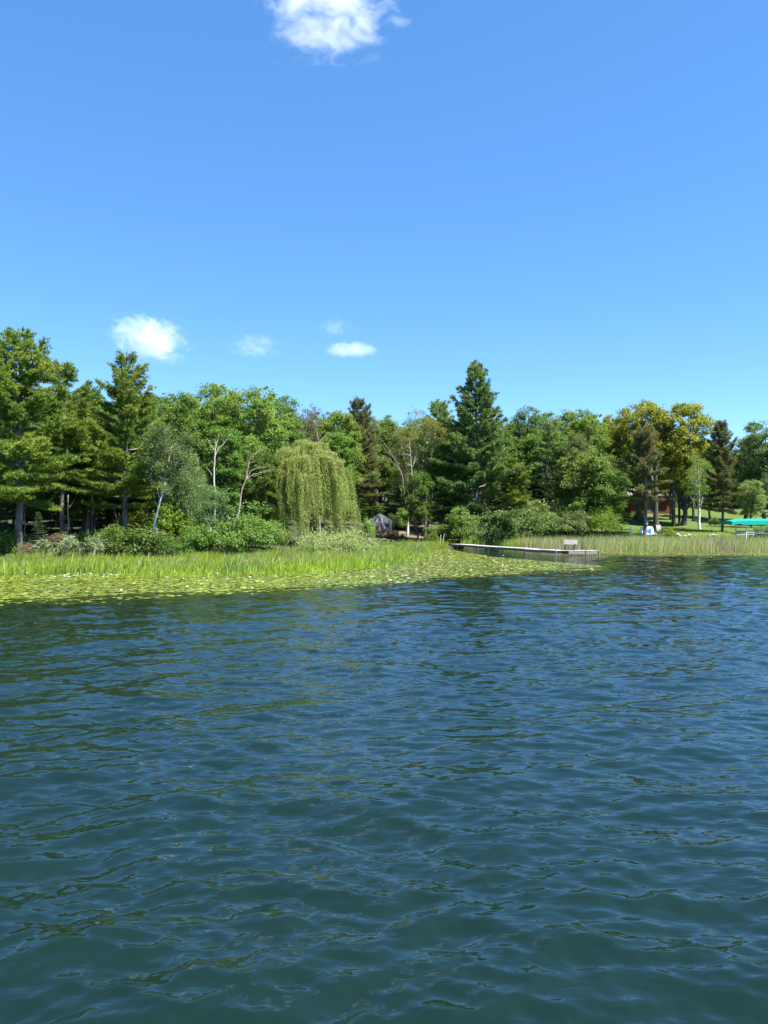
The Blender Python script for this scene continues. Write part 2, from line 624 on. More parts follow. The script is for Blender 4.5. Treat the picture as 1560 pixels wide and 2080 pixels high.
# ------------------------------------------------------------------ outlines on the water
FRONT = [(-260, 1230), (0, 1224), (170, 1221), (300, 1214), (430, 1206), (600, 1200), (720, 1190), (840, 1183), (1000, 1170), (1120, 1163), (1235, 1157)]
BACK = [(1243, 1153), (1140, 1144), (1010, 1133), (950, 1124), (905, 1115), (870, 1118), (830, 1130), (780, 1146), (700, 1153), (600, 1160), (450, 1163), (250, 1167), (0, 1172), (-260, 1176)]
PADS = [wp(*p) for p in FRONT + BACK]
PADS_R = [wp(*p) for p in [(1195, 1120), (1218, 1126), (1300, 1128.3), (1460, 1129), (1750, 1129.5), (1750, 1119), (1330, 1118), (1215, 1117)]]
FX = [wp(*p)[0] for p in FRONT] + [13.5, 16.5, 60]
FY = [wp(*p)[1] for p in FRONT] + [50, 57.0, 57.5]


def calm(X, Y):
    """1 in open water, near 0 among the pads and behind them"""
    yf = np.interp(X, FX, FY)
    return 1 - .93 * sstep(-2.5, 1.5, Y - yf)


# ------------------------------------------------------------------ the lake
def wave_tile(n, L, seed, lmin, lmax, slope, heads, power, iso, chop, expo=-2.0):
    g = np.random.default_rng(seed)
    k = 2 * np.pi * np.fft.fftfreq(n, L / n)
    KX, KY = np.meshgrid(k, k, indexing='ij')
    K = np.hypot(KX, KY)
    K[0, 0] = 1
    th = np.arctan2(KX, KY)
    D = iso
    for h, wgt in heads:
        D = D + wgt * np.clip(np.cos(th - math.radians(h)), 0, 1) ** power
    kmin, kmax = 2 * np.pi / lmax, 2 * np.pi / lmin
    A = K ** expo * np.exp(-(kmin / K) ** 2) * np.exp(-(K / kmax) ** 2) * np.sqrt(D)
    A[0, 0] = 0
    H = A * (g.normal(size=(n, n)) + 1j * g.normal(size=(n, n)))
    sx = np.fft.ifft2(1j * KX * H).real
    sy = np.fft.ifft2(1j * KY * H).real
    f = slope / math.sqrt((sx ** 2 + sy ** 2).mean())
    h = np.fft.ifft2(H).real * f
    dx = np.fft.ifft2(-1j * KX / K * H).real * f * chop
    dy = np.fft.ifft2(-1j * KY / K * H).real * f * chop
    return np.stack([-dx, -dy, h], -1), L


def sample(tile, X, Y, rot=0.0):
    T, L = tile
    n = T.shape[0]
    c, s = math.cos(rot), math.sin(rot)
    x = (c * X + s * Y) / L * n
    y = (-s * X + c * Y) / L * n
    xi = np.floor(x).astype(int)
    yi = np.floor(y).astype(int)
    fx = (x - xi)[..., None]
    fy = (y - yi)[..., None]
    a = T[xi % n, yi % n]
    b = T[(xi + 1) % n, yi % n]
    cc = T[xi % n, (yi + 1) % n]
    d = T[(xi + 1) % n, (yi + 1) % n]
    r = (a * (1 - fx) + b * fx) * (1 - fy) + (cc * (1 - fx) + d * fx) * fy
    out = r.copy()
    out[..., 0] = c * r[..., 0] - s * r[..., 1]
    out[..., 1] = s * r[..., 0] + c * r[..., 1]
    return out


def build_water():
    swell = wave_tile(256, 31.0, 10, .8, 2.6, .066, [(-30, 1.0), (26, .7)], 12, .02, .6)
    big = wave_tile(512, 17.0, 11, .20, .68, .104, [(-24, 1.0), (27, .8), (4, .6)], 12, .03, .7)
    mid = wave_tile(512, 7.3, 12, .085, .28, .145, [(-26, 1.0), (22, 1.0)], 7, .05, .7)
    sml = wave_tile(512, 3.1, 13, .04, .11, .060, [(0, 1.0)], 3, .2, .5)
    q = 1.0050
    rows = [1.2]
    while rows[-1] < 110:
        rows.append(rows[-1] * q)
    r = np.array(rows + [140, 200, 400, 900, 2500, 6000])
    a = math.radians(48)
    a1 = math.radians(30)
    th = np.concatenate([np.arange(-a, -a1, .0062), np.arange(-a1, a1, .0037), np.arange(a1, a, .0062), np.linspace(a, 2 * np.pi - a, 64)[:-1]])
    R, T = np.meshgrid(r, th, indexing='ij')
    X = R * np.sin(T)
    Y = R * np.cos(T)
    gust = VNoise(21, 5.5)
    wake = VNoise(22, 7.0)
    amp = calm(X, Y) * sstep(400, 90, R) * (.55 + .85 * wake(X * .7 + 300, Y + 300))
    front = (np.abs((T + np.pi) % (2 * np.pi) - np.pi) <= a + .01)
    lod_m = sstep(90, 26, R) * front * (.75 + .25 * sstep(5, 11, R))
    lod_s = sstep(20, 7, R) * front
    D = sample(swell, X, Y, .1) * (amp * np.where(front, 1, .6))[..., None]
    D += sample(big, X, Y) * (amp * np.where(front, 1, .6))[..., None]
    D += sample(mid, X, Y, .16) * (amp * lod_m * (.5 + 1.0 * gust(X + 200, Y + 200)))[..., None]
    D += sample(sml, X, Y, 1.1) * (amp * lod_s * (.35 + 1.3 * gust(X + 90, Y + 250)))[..., None]
    V = np.stack([X, Y, np.zeros_like(X)], -1) + D
    n, m = X.shape
    V = np.concatenate([V.reshape(-1, 3), [[0, 0, 0]]])
    idx = np.arange(n * m).reshape(n, m)
    nx = np.roll(idx, -1, axis=1)
    quads = np.stack([idx[:-1], idx[1:], nx[1:], nx[:-1]], -1).reshape(-1, 4)
    tri = np.stack([np.full(m, n * m), idx[0], nx[0]], -1)
    o = obj('water', mesh_np('water', V, [quads, tri], water_mat(), True))
    o['kind'] = 'structure'


build_water()


# ------------------------------------------------------------------ tree kinds: each returns [(part name, mesh), ...] and its height
def wobble(n, amp, g):
    w = np.cumsum(g.normal(size=(n, 2)), 0)
    w -= np.linspace(0, 1, n)[:, None] * w[-1] * .5
    return w * amp / math.sqrt(n)


def white_pine(seed, H=15.0, R=3.2, base=.24, leaf='white_pine', bark='bark_pine', fork=False, r0=.24, dens=1.0, shape=.75, ragged=.5, droop=0.0, needle=.27, width=.062, per=7, ball=.6, up=.55, dead=4):
    g = np.random.default_rng(seed)
    lines = []
    n = 14
    tz = np.linspace(0, H, n)
    wb = wobble(n, .14, g)
    wb[0] = 0
    stem = np.c_[wb, tz]
    rad = r0 * (1 - np.linspace(0, 1, n)) ** .8 + .02
    rad[0] *= 1.25
    lines.append((stem, rad))
    leaders = [(stem, base * H, H, R)]
    if fork:
        k = int(n * .66)
        p0 = stem[k]
        e = p0 + np.array([1.5, -.3, H * .96 - p0[2]])
        t = np.linspace(0, 1, 7)[:, None]
        pl = p0 + (e - p0) * np.c_[t ** .7, t, t]
        lines.append((pl, np.linspace(rad[k] * .7, .02, 7)))
        leaders.append((pl, p0[2] + .8, e[2], R * .45))
    TP, TD = [], []
    for li, (ln, z0, z1, Rm) in enumerate(leaders):
        z = z0
        while z < z1 - .1:
            t = (z - z0) / (z1 - z0)
            zz = z
            p0 = np.array([np.interp(zz, ln[:, 2], ln[:, 0]), np.interp(zz, ln[:, 2], ln[:, 1]), zz])
            nb = int(g.integers(3, 6))
            a0 = g.uniform(0, 6.28)
            for b in range(nb):
                az = a0 + b * 2 * np.pi / nb + g.normal() * .25
                long_ = 1.35 if g.random() < .16 else 1.0
                ln_ = Rm * ((1 - t) ** shape) * lerp(.72, 1.0, min(1, t / .18)) * g.uniform(1 - ragged, 1 + ragged * .35) * long_ + .25
                el = math.radians(lerp(-6, 48, t ** .9) + g.normal() * 8) - droop
                s = np.linspace(0, 1, 7)
                hor = ln_ * s * math.cos(el)
                ver = ln_ * (s * math.sin(el) + (.16 - droop * .2) * s * s)
                pts = p0 + np.c_[hor * math.cos(az), hor * math.sin(az), ver]
                lines.append((pts, np.linspace(max(.018, .016 * ln_ + .012), .008, 7)))
                # side twigs
                nt_ = max(4, int(ln_ * 9.5 * dens))
                ss = g.uniform(.10, 1.0, nt_)
                base_p = np.stack([np.interp(ss, s, pts[:, i]) for i in range(3)], 1)
                sg = np.where(np.arange(nt_) % 2 == 0, 1, -1)
                ta = az + sg * g.uniform(.45, 1.05, nt_)
                tl = (.34 * ln_ * (1.12 - ss) + .18) * g.uniform(.7, 1.2, nt_)
                for q in range(nt_):
                    m = max(2, int(tl[q] / .13))
                    f = np.linspace(.3, 1, m)[:, None]
                    d = np.array([math.cos(ta[q]), math.sin(ta[q]), .12])
                    TP.append(base_p[q] + f * tl[q] * d + g.normal(size=(m, 3)) * .03)
                    TD.append(np.tile(d * .7 + np.array([0, 0, up]), (m, 1)))
                m = max(2, int(ln_ / .22))
                f = np.linspace(.45, 1, m)
                TP.append(np.stack([np.interp(f, s, pts[:, i]) for i in range(3)], 1))
                TD.append(np.tile(np.array([math.cos(az) * .7, math.sin(az) * .7, up + t * .4]), (m, 1)))
            z += g.uniform(.45, .80) * lerp(1.1, .75, t)
    # bare dead branches under the crown
    for k in range(dead):
        zz = g.uniform(base * .4, base) * H
        az = g.uniform(0, 6.28)
        l = g.uniform(.5, 1.6)
        p0 = np.array([np.interp(zz, stem[:, 2], stem[:, 0]), np.interp(zz, stem[:, 2], stem[:, 1]), zz])
        lines.append((p0 + np.linspace(0, 1, 4)[:, None] * np.array([math.cos(az) * l, math.sin(az) * l, g.normal() * .2]), np.linspace(.02, .006, 4)))
    # leading shoots
    for ln, z0, z1, Rm in leaders:
        zz = np.linspace(z1 - .8, z1, 6)
        TP.append(np.stack([np.interp(zz, ln[:, 2], ln[:, i]) for i in range(3)], 1))
        TD.append(np.tile(np.array([0, 0, 1.0]), (6, 1)))
    P = np.concatenate(TP)
    D = np.concatenate(TD)
    V, F = needle_tris(P, unit(D), per, needle, width, ball, g)
    tv, tf = tubes(lines, 5)
    return [('trunk', mesh_np('pine_trunk', tv, [tf], M[bark], True)), ('crown', mesh_np('pine_crown', V, [F], M[leaf]))], H


def broadleaf(seed, H=15.0, R=4.0, base=.25, leaf='oak', bark='bark_dark', lobes=17, clumps=23, per=54, size=.22, cr=.42, r0=.22, lobe_r=.36, top=.9, lean=(0, 0), fill=.25, limbs=True, limb_r=.38):
    g = np.random.default_rng(seed)
    cz = lerp(base * H, H, .52)
    Rz = (H - base * H) * .5
    n = 10
    tz = np.linspace(0, H * .82, n)
    wb = wobble(n, .12 if limb_r < .2 else .4, g)
    wb[0] = 0
    f = np.linspace(0, 1, n)
    stem = np.c_[wb[:, 0] + lean[0] * f, wb[:, 1] + lean[1] * f, tz]
    rad = r0 * (1 - f) ** .7 + .03
    rad[0] *= 1.3
    lines = [(stem, rad)]
    cen = np.array([lean[0] * .8, lean[1] * .8, cz])
    C = []
    ga = 2.39996
    for k in range(lobes):
        t = (k + .5) / lobes
        zc = lerp(-.85, .92, t)
        rr = math.sqrt(max(0, 1 - zc * zc)) ** .8
        a = k * ga + g.normal() * .35
        m = g.uniform(.52, .82)
        lc = cen + np.array([R * m * rr * math.cos(a), R * m * rr * math.sin(a), Rz * .80 * zc])
        lr = R * lobe_r * g.uniform(.7, 1.25)
        d = unit(g.normal(size=(clumps * 2, 3)))
        d = d[d[:, 2] > -.55][:clumps]
        C.append(lc + d * lr * g.uniform(.6, 1.05, (len(d), 1)) * np.array([1, 1, .8]))
        if limbs:
            z0 = min(max(base * H * .8, lc[2] - g.uniform(.15, .4) * H), H * .78)
            p0 = np.array([np.interp(z0, tz, stem[:, i]) for i in range(3)])
            s = np.linspace(0, 1, 6)[:, None]
            pl = p0 + (lc - p0) * np.c_[s ** .8, s ** .8, s ** 1.25] + g.normal(size=(6, 3)) * .08 * s
            lines.append((pl, np.linspace(r0 * limb_r, min(.02, r0 * limb_r * .5), 6)))
            for e in d[:4]:
                q = lc + e * lr * .8
                lines.append((pl[3] + (q - pl[3]) * np.linspace(0, 1, 4)[:, None], np.linspace(min(.035, r0 * limb_r * .6), .006, 4)))
    C.append(cen + unit(g.normal(size=(int(lobes * clumps * fill), 3))) * np.array([R, R, Rz]) * g.uniform(.3, .85, (int(lobes * clumps * fill), 1)))
    C = np.concatenate(C)
    crr = cr * g.uniform(.6, 1.3, len(C))
    Cn = np.repeat(C, per, 0)
    off = g.normal(size=(len(Cn), 3)) * np.array([.55, .55, .38]) * np.repeat(crr, per)[:, None]
    P = Cn + off
    nrm = unit(g.normal(size=P.shape) * .9 + np.array([0, 0, .55]) + unit(P - cen) * .45)
    V, F = leaf_quads(P, nrm, size, size * .62, g)
    tv, tf = tubes(lines, 6)
    top_z = float(np.percentile(V[:, 2], 99.9))
    return [('trunk', mesh_np('tree_trunk', tv, [tf], M[bark], True)), ('crown', mesh_np('tree_crown', V, [F], M[leaf]))], top_z


def shrub(seed, R=1.5, H=1.8, leaf='shrub', clumps=70, per=60, size=.16, cr=.30, aspect=.6, stems=9, droop=0.0):
    g = np.random.default_rng(seed)
    d = unit(g.normal(size=(clumps * 3, 3)))
    d = d[d[:, 2] > -.25][:clumps]
    lump = 1 + .25 * np.sin(d[:, 0] * 5 + seed) * np.sin(d[:, 1] * 4 + seed * 2)
    C = np.array([0, 0, H * .38]) + d * np.array([R, R, H * .60]) * (g.uniform(.45, 1.0, (len(d), 1)) * lump[:, None])
    P = np.repeat(C, per, 0) + g.normal(size=(len(C) * per, 3)) * cr * np.array([.6, .6, .45])
    P[:, 2] = np.abs(P[:, 2])
    nrm = unit(g.normal(size=P.shape) * .8 + np.array([0, 0, .6]) + unit(P - np.array([0, 0, H * .3])) * .5)
    V, F = leaf_quads(P, nrm, size, size * aspect, g)
    lines = []
    for k in range(stems):
        a = g.uniform(0, 6.28)
        e = np.array([math.cos(a) * R * .7, math.sin(a) * R * .7, H * g.uniform(.5, .85)])
        s = np.linspace(0, 1, 5)[:, None]
        lines.append((np.array([0, 0, -.1]) + e * np.c_[s ** 1.4, s ** 1.4, s], np.linspace(.025, .006, 5)))
    tv, tf = tubes(lines, 4)
    return [('foliage', mesh_np('shrub_foliage', V, [F], M[leaf])), ('stem', mesh_np('shrub_stem', tv, [tf], M['bark_dark'], True))], float(np.percentile(V[:, 2], 99.5))


def willow(seed=5, H=9.6, R=3.35):
    g = np.random.default_rng(seed)
    lines = []
    t = np.linspace(0, 1, 8)
    stem = np.c_[.25 * np.sin(t * 3), .1 * t, t * H * .55]
    lines.append((stem, np.linspace(.42, .22, 8)))
    tips = []
    # limbs rise and arch over; every lobe of the dome is a limb's end
    spec = [(0.1, -.6, .95, 1.0), (-1.2, -.5, .92, 1.0), (1.3, -.5, .90, 1.0), (-2.3, .2, .87, 1.0), (2.5, -.4, .84, 1.0), (.4, 1.6, .92, 1.0), (-.4, -2.1, .84, 1.1),
            (1.2, -1.9, .80, 1.0), (-1.7, -1.7, .80, 1.0), (3.0, .3, .70, .8), (-3.0, -.5, .78, .8), (0.0, -2.9, .68, .9), (2.2, 1.4, .80, 1.0), (-2.0, 1.7, .82, 1.0),
            (-.9, .6, .95, .9), (2.7, -1.6, .66, .8), (-2.7, -1.6, .68, .8), (.8, -.9, .93, .9), (3.9, -.4, .42, .5), (-3.5, -.9, .50, .5), (.9, .2, .96, .7), (-.5, -.2, .98, .6), (1.8, -.9, .86, .8), (-1.9, -1.0, .88, .8)]
    P, Nn = [], []
    for (x, y, zf, w) in spec:
        e = np.array([x * R / 3.6 + g.normal() * .12, y * R / 3.6 + g.normal() * .12, zf * H - .2 + g.normal() * .22])
        p0 = stem[5] + g.normal(size=3) * .1
        s = np.linspace(0, 1, 8)[:, None]
        pl = p0 + (e - p0) * np.c_[s, s, np.sin(s * np.pi / 2) * 1.06 - .06 * s]
        lines.append((pl, np.linspace(.12, .02, 8)))
        ns = int(74 * w)
        for k in range(ns):
            if k % 8 == 0:       # strands hang in curtains with gaps between
                a0 = g.uniform(0, 6.28)
                r0_ = (.95 * w) * math.sqrt(g.uniform(.05, 1))
                sway0 = g.normal() * .16
                lf = g.uniform(.55, 1.05) if g.random() < .8 else g.uniform(.25, .5)
                curl = g.uniform(.1, .6)
            a = a0 + g.normal() * .10
            rr = r0_ + g.normal() * .08
            st = e + np.array([rr * math.cos(a), rr * math.sin(a), -.35 * rr * rr + g.normal() * .14])
            out = unit(st[:2] - np.array([0, 0]))
            full = st[2] - .35
            ln_ = full * lf * g.uniform(.6, 1.0)
            ln_ = max(.6, ln_)
            m = int(ln_ / .085)
            f = np.linspace(0, 1, m)
            sway = sway0 + g.normal() * .06
            dx = out[0] * .38 * np.sin(np.clip(f * 2.5, 0, 1.57)) + sway * f * f + curl * f * f
            dy = out[1] * .38 * np.sin(np.clip(f * 2.5, 0, 1.57)) + g.normal() * .08 * f
            dz = -ln_ * f + .18 * np.sin(np.clip(f * 6, 0, 3.14)) * (f < .5)
            q = st + np.c_[dx, dy, dz]
            P.append(q + g.normal(size=q.shape) * .035)
        m = int(420 * w)
        q = unit(g.normal(size=(m, 3))) * np.array([.85, .85, .42]) * w * g.uniform(.3, 1.0, (m, 1))
        q[:, 2] = np.abs(q[:, 2]) * .8 - .15
        P.append(e + q)
    P = np.concatenate(P)
    P[:, 2] = np.maximum(P[:, 2], .15)
    n = len(P)
    D = unit(np.c_[g.normal(size=(n, 2)) * .45, np.full(n, -1.0)])
    side = unit(np.cross(D, g.normal(size=(n, 3))))
    L = .17 * g.uniform(.7, 1.3, n)[:, None]
    w = .022
    V = np.stack([P, P + D * L * .45 + side * w, P + D * L, P + D * L * .45 - side * w], 1).reshape(-1, 3)
    F = np.arange(4 * n).reshape(n, 4)
    tv, tf = tubes(lines, 7)
    return [('trunk', mesh_np('willow_trunk', tv, [tf], M['bark_dark'], True)), ('crown', mesh_np('willow_crown', V, [F], M['willow']))], float(np.percentile(V[:, 2], 99.9))


def plant(proto, name, label, cat, px, d, top_y=None, h=None, sx=1.0, rz=None, group=None, base_dz=-.08, width_px=None, ref_w=None):
    """one tree or shrub of its own: foot at (px, d), its top reaching photo row top_y"""
    parts, ph = proto
    x = xat(px, d)
    z = float(gz(x, d)) + base_dz
    hh = h if h is not None else zat(top_y, d) - z
    s = hh / ph
    rz = random.uniform(0, 6.28) if rz is None else rz
    t = thing(name, label, cat, (x, d, z), rz, group, (s * sx, s * sx, s))
    for pn, me in parts:
        obj(pn, me, t)
    return t


# ------------------------------------------------------------------ the kinds that grow here
K = {}
K['pine_fork'] = white_pine(101, 14.5, 4.1, .26, fork=True, r0=.25, ragged=.5, shape=.60, dens=1.4)
K['pine_a'] = white_pine(112, 14.5, 4.0, .22, r0=.19, ragged=.45, shape=.74, dens=1.7)
K['pine_b'] = white_pine(103, 15, 3.2, .36, r0=.2, shape=.5, dens=1.3)
K['pine_big'] = white_pine(104, 19, 6.3, .07, leaf='blue_pine', r0=.30, shape=.82, ragged=.40, needle=.34, width=.085, per=7, dead=2, dens=.85)
K['red_a'] = white_pine(105, 15, 3.5, .20, leaf='red_pine', bark='bark_dark', r0=.2, shape=.55, ragged=.5, ball=.95, needle=.30, width=.066, up=.3, dens=1.3)
K['red_b'] = white_pine(106, 13, 2.7, .37, leaf='red_pine', bark='bark_pine', r0=.22, shape=.5, ragged=.45, ball=.9, needle=.30, width=.066, up=.3, dens=1.3)
K['spruce'] = white_pine(107, 9, 1.9, .06, leaf='spruce', bark='bark_dark', r0=.10, shape=.85, ragged=.3, droop=.22, dens=1.9, needle=.16, width=.05, up=.1, dead=0)
K['pine_far'] = white_pine(108, 16, 2.6, .2, leaf='blue_pine', bark='bark_dark', r0=.2, shape=.7, needle=.26, width=.05, dens=.7, per=6)
K['oak_a'] = broadleaf(201, 15, 3.9, .20, 'oak')
K['oak_b'] = broadleaf(202, 15, 3.4, .14, 'oak', lobes=18, lobe_r=.34)
K['oak_c'] = broadleaf(203, 14, 3.6, .10, 'oak', lobes=20)
K['grey_a'] = broadleaf(204, 15, 3.6, .12, 'grey_leaf', lobes=19)
K['grey_b'] = broadleaf(205, 16, 2.9, .12, 'grey_leaf', lobes=20, lobe_r=.40, size=.19)
K['aspen'] = broadleaf(206, 15, 2.3, .25, 'birch_leaf', bark='bark_birch', lobes=16, lobe_r=.44, r0=.13, size=.15, per=50, limb_r=.16)
K['birch_lean'] = broadleaf(207, 7.6, 1.5, .46, 'birch_leaf', bark='bark_birch', lobes=11, clumps=18, per=38, size=.11, cr=.34, r0=.038, lobe_r=.42, lean=(1.35, 0), limb_r=.16)
K['birch_olive'] = broadleaf(208, 14, 2.6, .35, 'olive_leaf', bark='bark_birch', lobes=15, clumps=17, per=42, size=.15, r0=.15, lobe_r=.42, limb_r=.16)
K['birch_young'] = broadleaf(209, 5.2, 1.45, .22, 'birch_leaf', bark='bark_birch', lobes=12, clumps=20, per=50, size=.10, cr=.30, r0=.07, lobe_r=.42, limb_r=.16)
K['gold_a'] = broadleaf(210, 17, 4.1, .14, 'gold_leaf', lobes=22, clumps=21, per=56, size=.27, r0=.32, fill=.5, cr=.5, lobe_r=.33)
K['gold_b'] = broadleaf(211, 17, 4.5, .14, 'gold_leaf', lobes=24, clumps=20, per=56, size=.27, r0=.30, fill=.5, cr=.5, lobe_r=.32)
K['bright'] = broadleaf(212, 9.5, 4.0, .10, 'bright_leaf', lobes=20, clumps=22, per=55, size=.26, cr=.45, r0=.16, lobe_r=.33)
K['brown'] = broadleaf(213, 15, 3.3, .2, 'brown_leaf', lobes=16, clumps=18, per=32, size=.16, r0=.2)
K['birch_sparse'] = broadleaf(214, 11, 2.2, .32, 'oak', bark='bark_birch', lobes=12, clumps=14, per=30, size=.15, r0=.16, lobe_r=.4, limb_r=.16)
K['willow'] = willow()
K['shrub_a'] = shrub(301, 1.5, 1.8, 'shrub')
K['shrub_b'] = shrub(302, 1.3, 2.1, 'shrub', size=.14, clumps=80)
K['lime'] = shrub(303, 1.6, 1.9, 'lime_shrub', size=.14)
K['pale'] = shrub(304, 1.5, 1.5, 'pale_shrub', size=.10, aspect=.32, per=95, clumps=85)
K['dogwood'] = shrub(305, 1.8, 2.2, 'dogwood', size=.17, clumps=105, cr=.33, per=80)
K['bright_shrub'] = shrub(306, 1.5, 2.4, 'bright_leaf', size=.17, clumps=95)
K['willow_shrub'] = shrub(307, 1.9, 2.4, 'lime_shrub', size=.20, aspect=.22, clumps=110, cr=.34)
K['brown_shrub'] = shrub(308, 1.5, 1.3, 'brown_leaf', size=.12, clumps=60)

# ------------------------------------------------------------------ trees one can tell apart
T = plant
T(K['pine_fork'], 'white_pine', 'tall white pine with forked top and thick bare grey trunk at the grassy shore', 'pine tree', 38, 45.8, 682, rz=0.15)
T(K['pine_a'], 'white_pine', 'white pine with open pointed top in front of the white cloud', 'pine tree', 256, 50, 720, rz=2.2)
T(K['pine_b'], 'white_pine', 'white pine between the forked pine and the pine under the cloud', 'pine tree', 130, 53, 742, rz=4.0, sx=1.05)
T(K['pine_b'], 'white_pine', 'slender pine trunk standing third from the forked pine', 'pine tree', 176, 55, 792, rz=1.0, sx=.9)
T(K['pine_fork'], 'white_pine', 'white pine cut by the picture edge beside the forked pine', 'pine tree', -52, 50, 700, rz=3.3)
T(K['pine_a'], 'white_pine', 'dark pine just behind the leaning white birch', 'pine tree', 296, 56, 800, rz=5.1, sx=.9)
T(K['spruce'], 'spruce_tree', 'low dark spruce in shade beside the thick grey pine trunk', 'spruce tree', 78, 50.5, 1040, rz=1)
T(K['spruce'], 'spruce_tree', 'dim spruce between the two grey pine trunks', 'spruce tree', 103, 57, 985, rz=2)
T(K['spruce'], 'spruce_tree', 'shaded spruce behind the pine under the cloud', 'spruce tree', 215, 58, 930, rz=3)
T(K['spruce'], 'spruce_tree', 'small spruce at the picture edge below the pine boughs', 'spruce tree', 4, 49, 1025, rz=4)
T(K['birch_lean'], 'birch_tree', 'leaning white birch with sparse grey green leaves', 'birch tree', 303, 47.8, 862, rz=-.25)
T(K['birch_young'], 'birch_tree', 'young birch with thin pale stem below the white dead tree', 'birch tree', 428, 50.5, 985, rz=.6)
T(K['birch_young'], 'birch_tree', 'young birch with fine leaves beside the leaning birch', 'birch tree', 378, 53, 905, rz=2.6, sx=.75)
T(K['oak_a'], 'oak_tree', 'highest oak of the skyline above the white dead tree', 'oak tree', 428, 66, 776, rz=1.1)
T(K['oak_b'], 'oak_tree', 'oak rising directly behind the leaning birch', 'oak tree', 352, 62, 800, rz=2.9)
T(K['oak_c'], 'oak_tree', 'oak behind the pinkish dead tree', 'oak tree', 508, 64, 790, rz=4.4)
T(K['oak_a'], 'oak_tree', 'rounded oak up the slope behind the willow', 'oak tree', 560, 74, 806, rz=5.5)
T(K['oak_b'], 'oak_tree', 'shorter oak filling the gap behind the two dead trees', 'oak tree', 462, 58, 868, rz=.4)
T(K['oak_c'], 'oak_tree', 'low oak with leaves to the ground between pinkish dead tree and willow', 'oak tree', 535, 59, 915, rz=3.5, sx=.9)
T(K['brown'], 'oak_tree', 'thin brownish withered oak above the willow', 'oak tree', 612, 84, 822, rz=2)
T(K['brown'], 'oak_tree', 'brownish half bare tree between withered oak and red pine', 'oak tree', 655, 92, 828, rz=4.2, sx=.85)
T(K['oak_b'], 'oak_tree', 'green oak beside the brown red pine', 'oak tree', 690, 90, 838, rz=1.9)
T(K['willow'], 'weeping_willow', 'large yellow green weeping willow with hanging strands at the shore', 'willow tree', 632, 60, 893, rz=0, sx=.94)
T(K['red_a'], 'red_pine', 'brownish red pine with narrow dark top behind the tent', 'pine tree', 727, 98, 815, rz=.5, sx=.92)
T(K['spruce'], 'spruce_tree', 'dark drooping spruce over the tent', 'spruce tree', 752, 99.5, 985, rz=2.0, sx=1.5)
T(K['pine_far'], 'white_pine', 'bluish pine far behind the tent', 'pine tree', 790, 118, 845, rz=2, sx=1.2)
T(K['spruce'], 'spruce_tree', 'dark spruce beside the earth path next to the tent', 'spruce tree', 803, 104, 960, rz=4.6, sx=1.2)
T(K['birch_olive'], 'birch_tree', 'yellow olive birch with white upper trunk beside the tallest pine', 'birch tree', 867, 90, 833, rz=1.0, sx=.95)
T(K['birch_olive'], 'birch_tree', 'olive birch behind the white dead birch', 'birch tree', 828, 98, 858, rz=3.1, sx=.8)
T(K['oak_c'], 'maple_tree', 'small green maple between dead birch and tallest pine', 'maple tree', 850, 84, 955, rz=1.5, sx=.85)
T(K['oak_b'], 'maple_tree', 'slim green maple leaning over the earth path', 'maple tree', 812, 108, 940, rz=5.0, sx=.8)
T(K['pine_big'], 'white_pine', 'tallest white pine standing alone above the skyline behind the dock', 'pine tree', 968, 86, 738, rz=1.9, sx=1.0)
T(K['pine_a'], 'white_pine', 'white pine at the foot of the tallest pine nearer the birches', 'pine tree', 905, 88, 905, rz=.3, sx=1.35)
T(K['pine_b'], 'white_pine', 'dark topped pine between olive birch and tallest pine', 'pine tree', 893, 103, 818, rz=2.2)
T(K['pine_a'], 'white_pine', 'white pine with arching bough at the foot of the tallest pine', 'pine tree', 1040, 87, 930, rz=2.7, sx=1.35)
T(K['grey_b'], 'maple_tree', 'grey green tree right next to the tallest pine', 'maple tree', 1072, 104, 828, rz=3)
T(K['grey_a'], 'maple_tree', 'grey green maple above the bright leaved tree', 'maple tree', 1138, 107, 834, rz=.9)
T(K['oak_a'], 'maple_tree', 'dark green maple next to the golden trees', 'maple tree', 1202, 103, 832, rz=2.3)
T(K['grey_b'], 'maple_tree', 'narrow grey green tree behind the bench', 'maple tree', 1168, 98, 880, rz=5.2)
T(K['spruce'], 'spruce_tree', 'dark thin spruce behind the bright leaved tree', 'spruce tree', 1112, 96, 870, rz=.2, sx=.8)
T(K['bright'], 'maple_tree', 'bright large leaved tree behind the bench', 'maple tree', 1185, 87, 912, rz=1.2, sx=.95)
T(K['oak_c'], 'maple_tree', 'low green tree at the edge of the lawn by the red cabin', 'maple tree', 1254, 96, 950, rz=.5, sx=.85)
T(K['gold_a'], 'maple_tree', 'golden maple with tufted crown behind the brown pine', 'maple tree', 1298, 103, 813, rz=.7, sx=.88)
T(K['gold_b'], 'maple_tree', 'broadest golden maple shading the lawn', 'maple tree', 1388, 99, 818, rz=2.4, sx=.95)
T(K['gold_a'], 'maple_tree', 'smaller golden maple nearest the dark green maple', 'maple tree', 1252, 107, 845, rz=3.7, sx=.75)
T(K['red_b'], 'red_pine', 'brown pine with tall bare trunk beside the water mat', 'pine tree', 1309, 84.3, 868, rz=.8, sx=1.0)
T(K['birch_sparse'], 'birch_tree', 'white trunked birch on the lawn under the golden maple', 'birch tree', 1421, 92, 925, rz=2.0)
T(K['red_a'], 'red_pine', 'dull pine with dark trunk beside the green boat canopy', 'pine tree', 1467, 88, 860, rz=4.1, sx=.85)
T(K['grey_a'], 'maple_tree', 'grey green maple behind the boat canopy at the picture edge', 'maple tree', 1556, 100, 855, rz=3.1)
T(K['grey_b'], 'maple_tree', 'grey green tree between dull pine and picture edge', 'maple tree', 1512, 104, 885, rz=4.4)
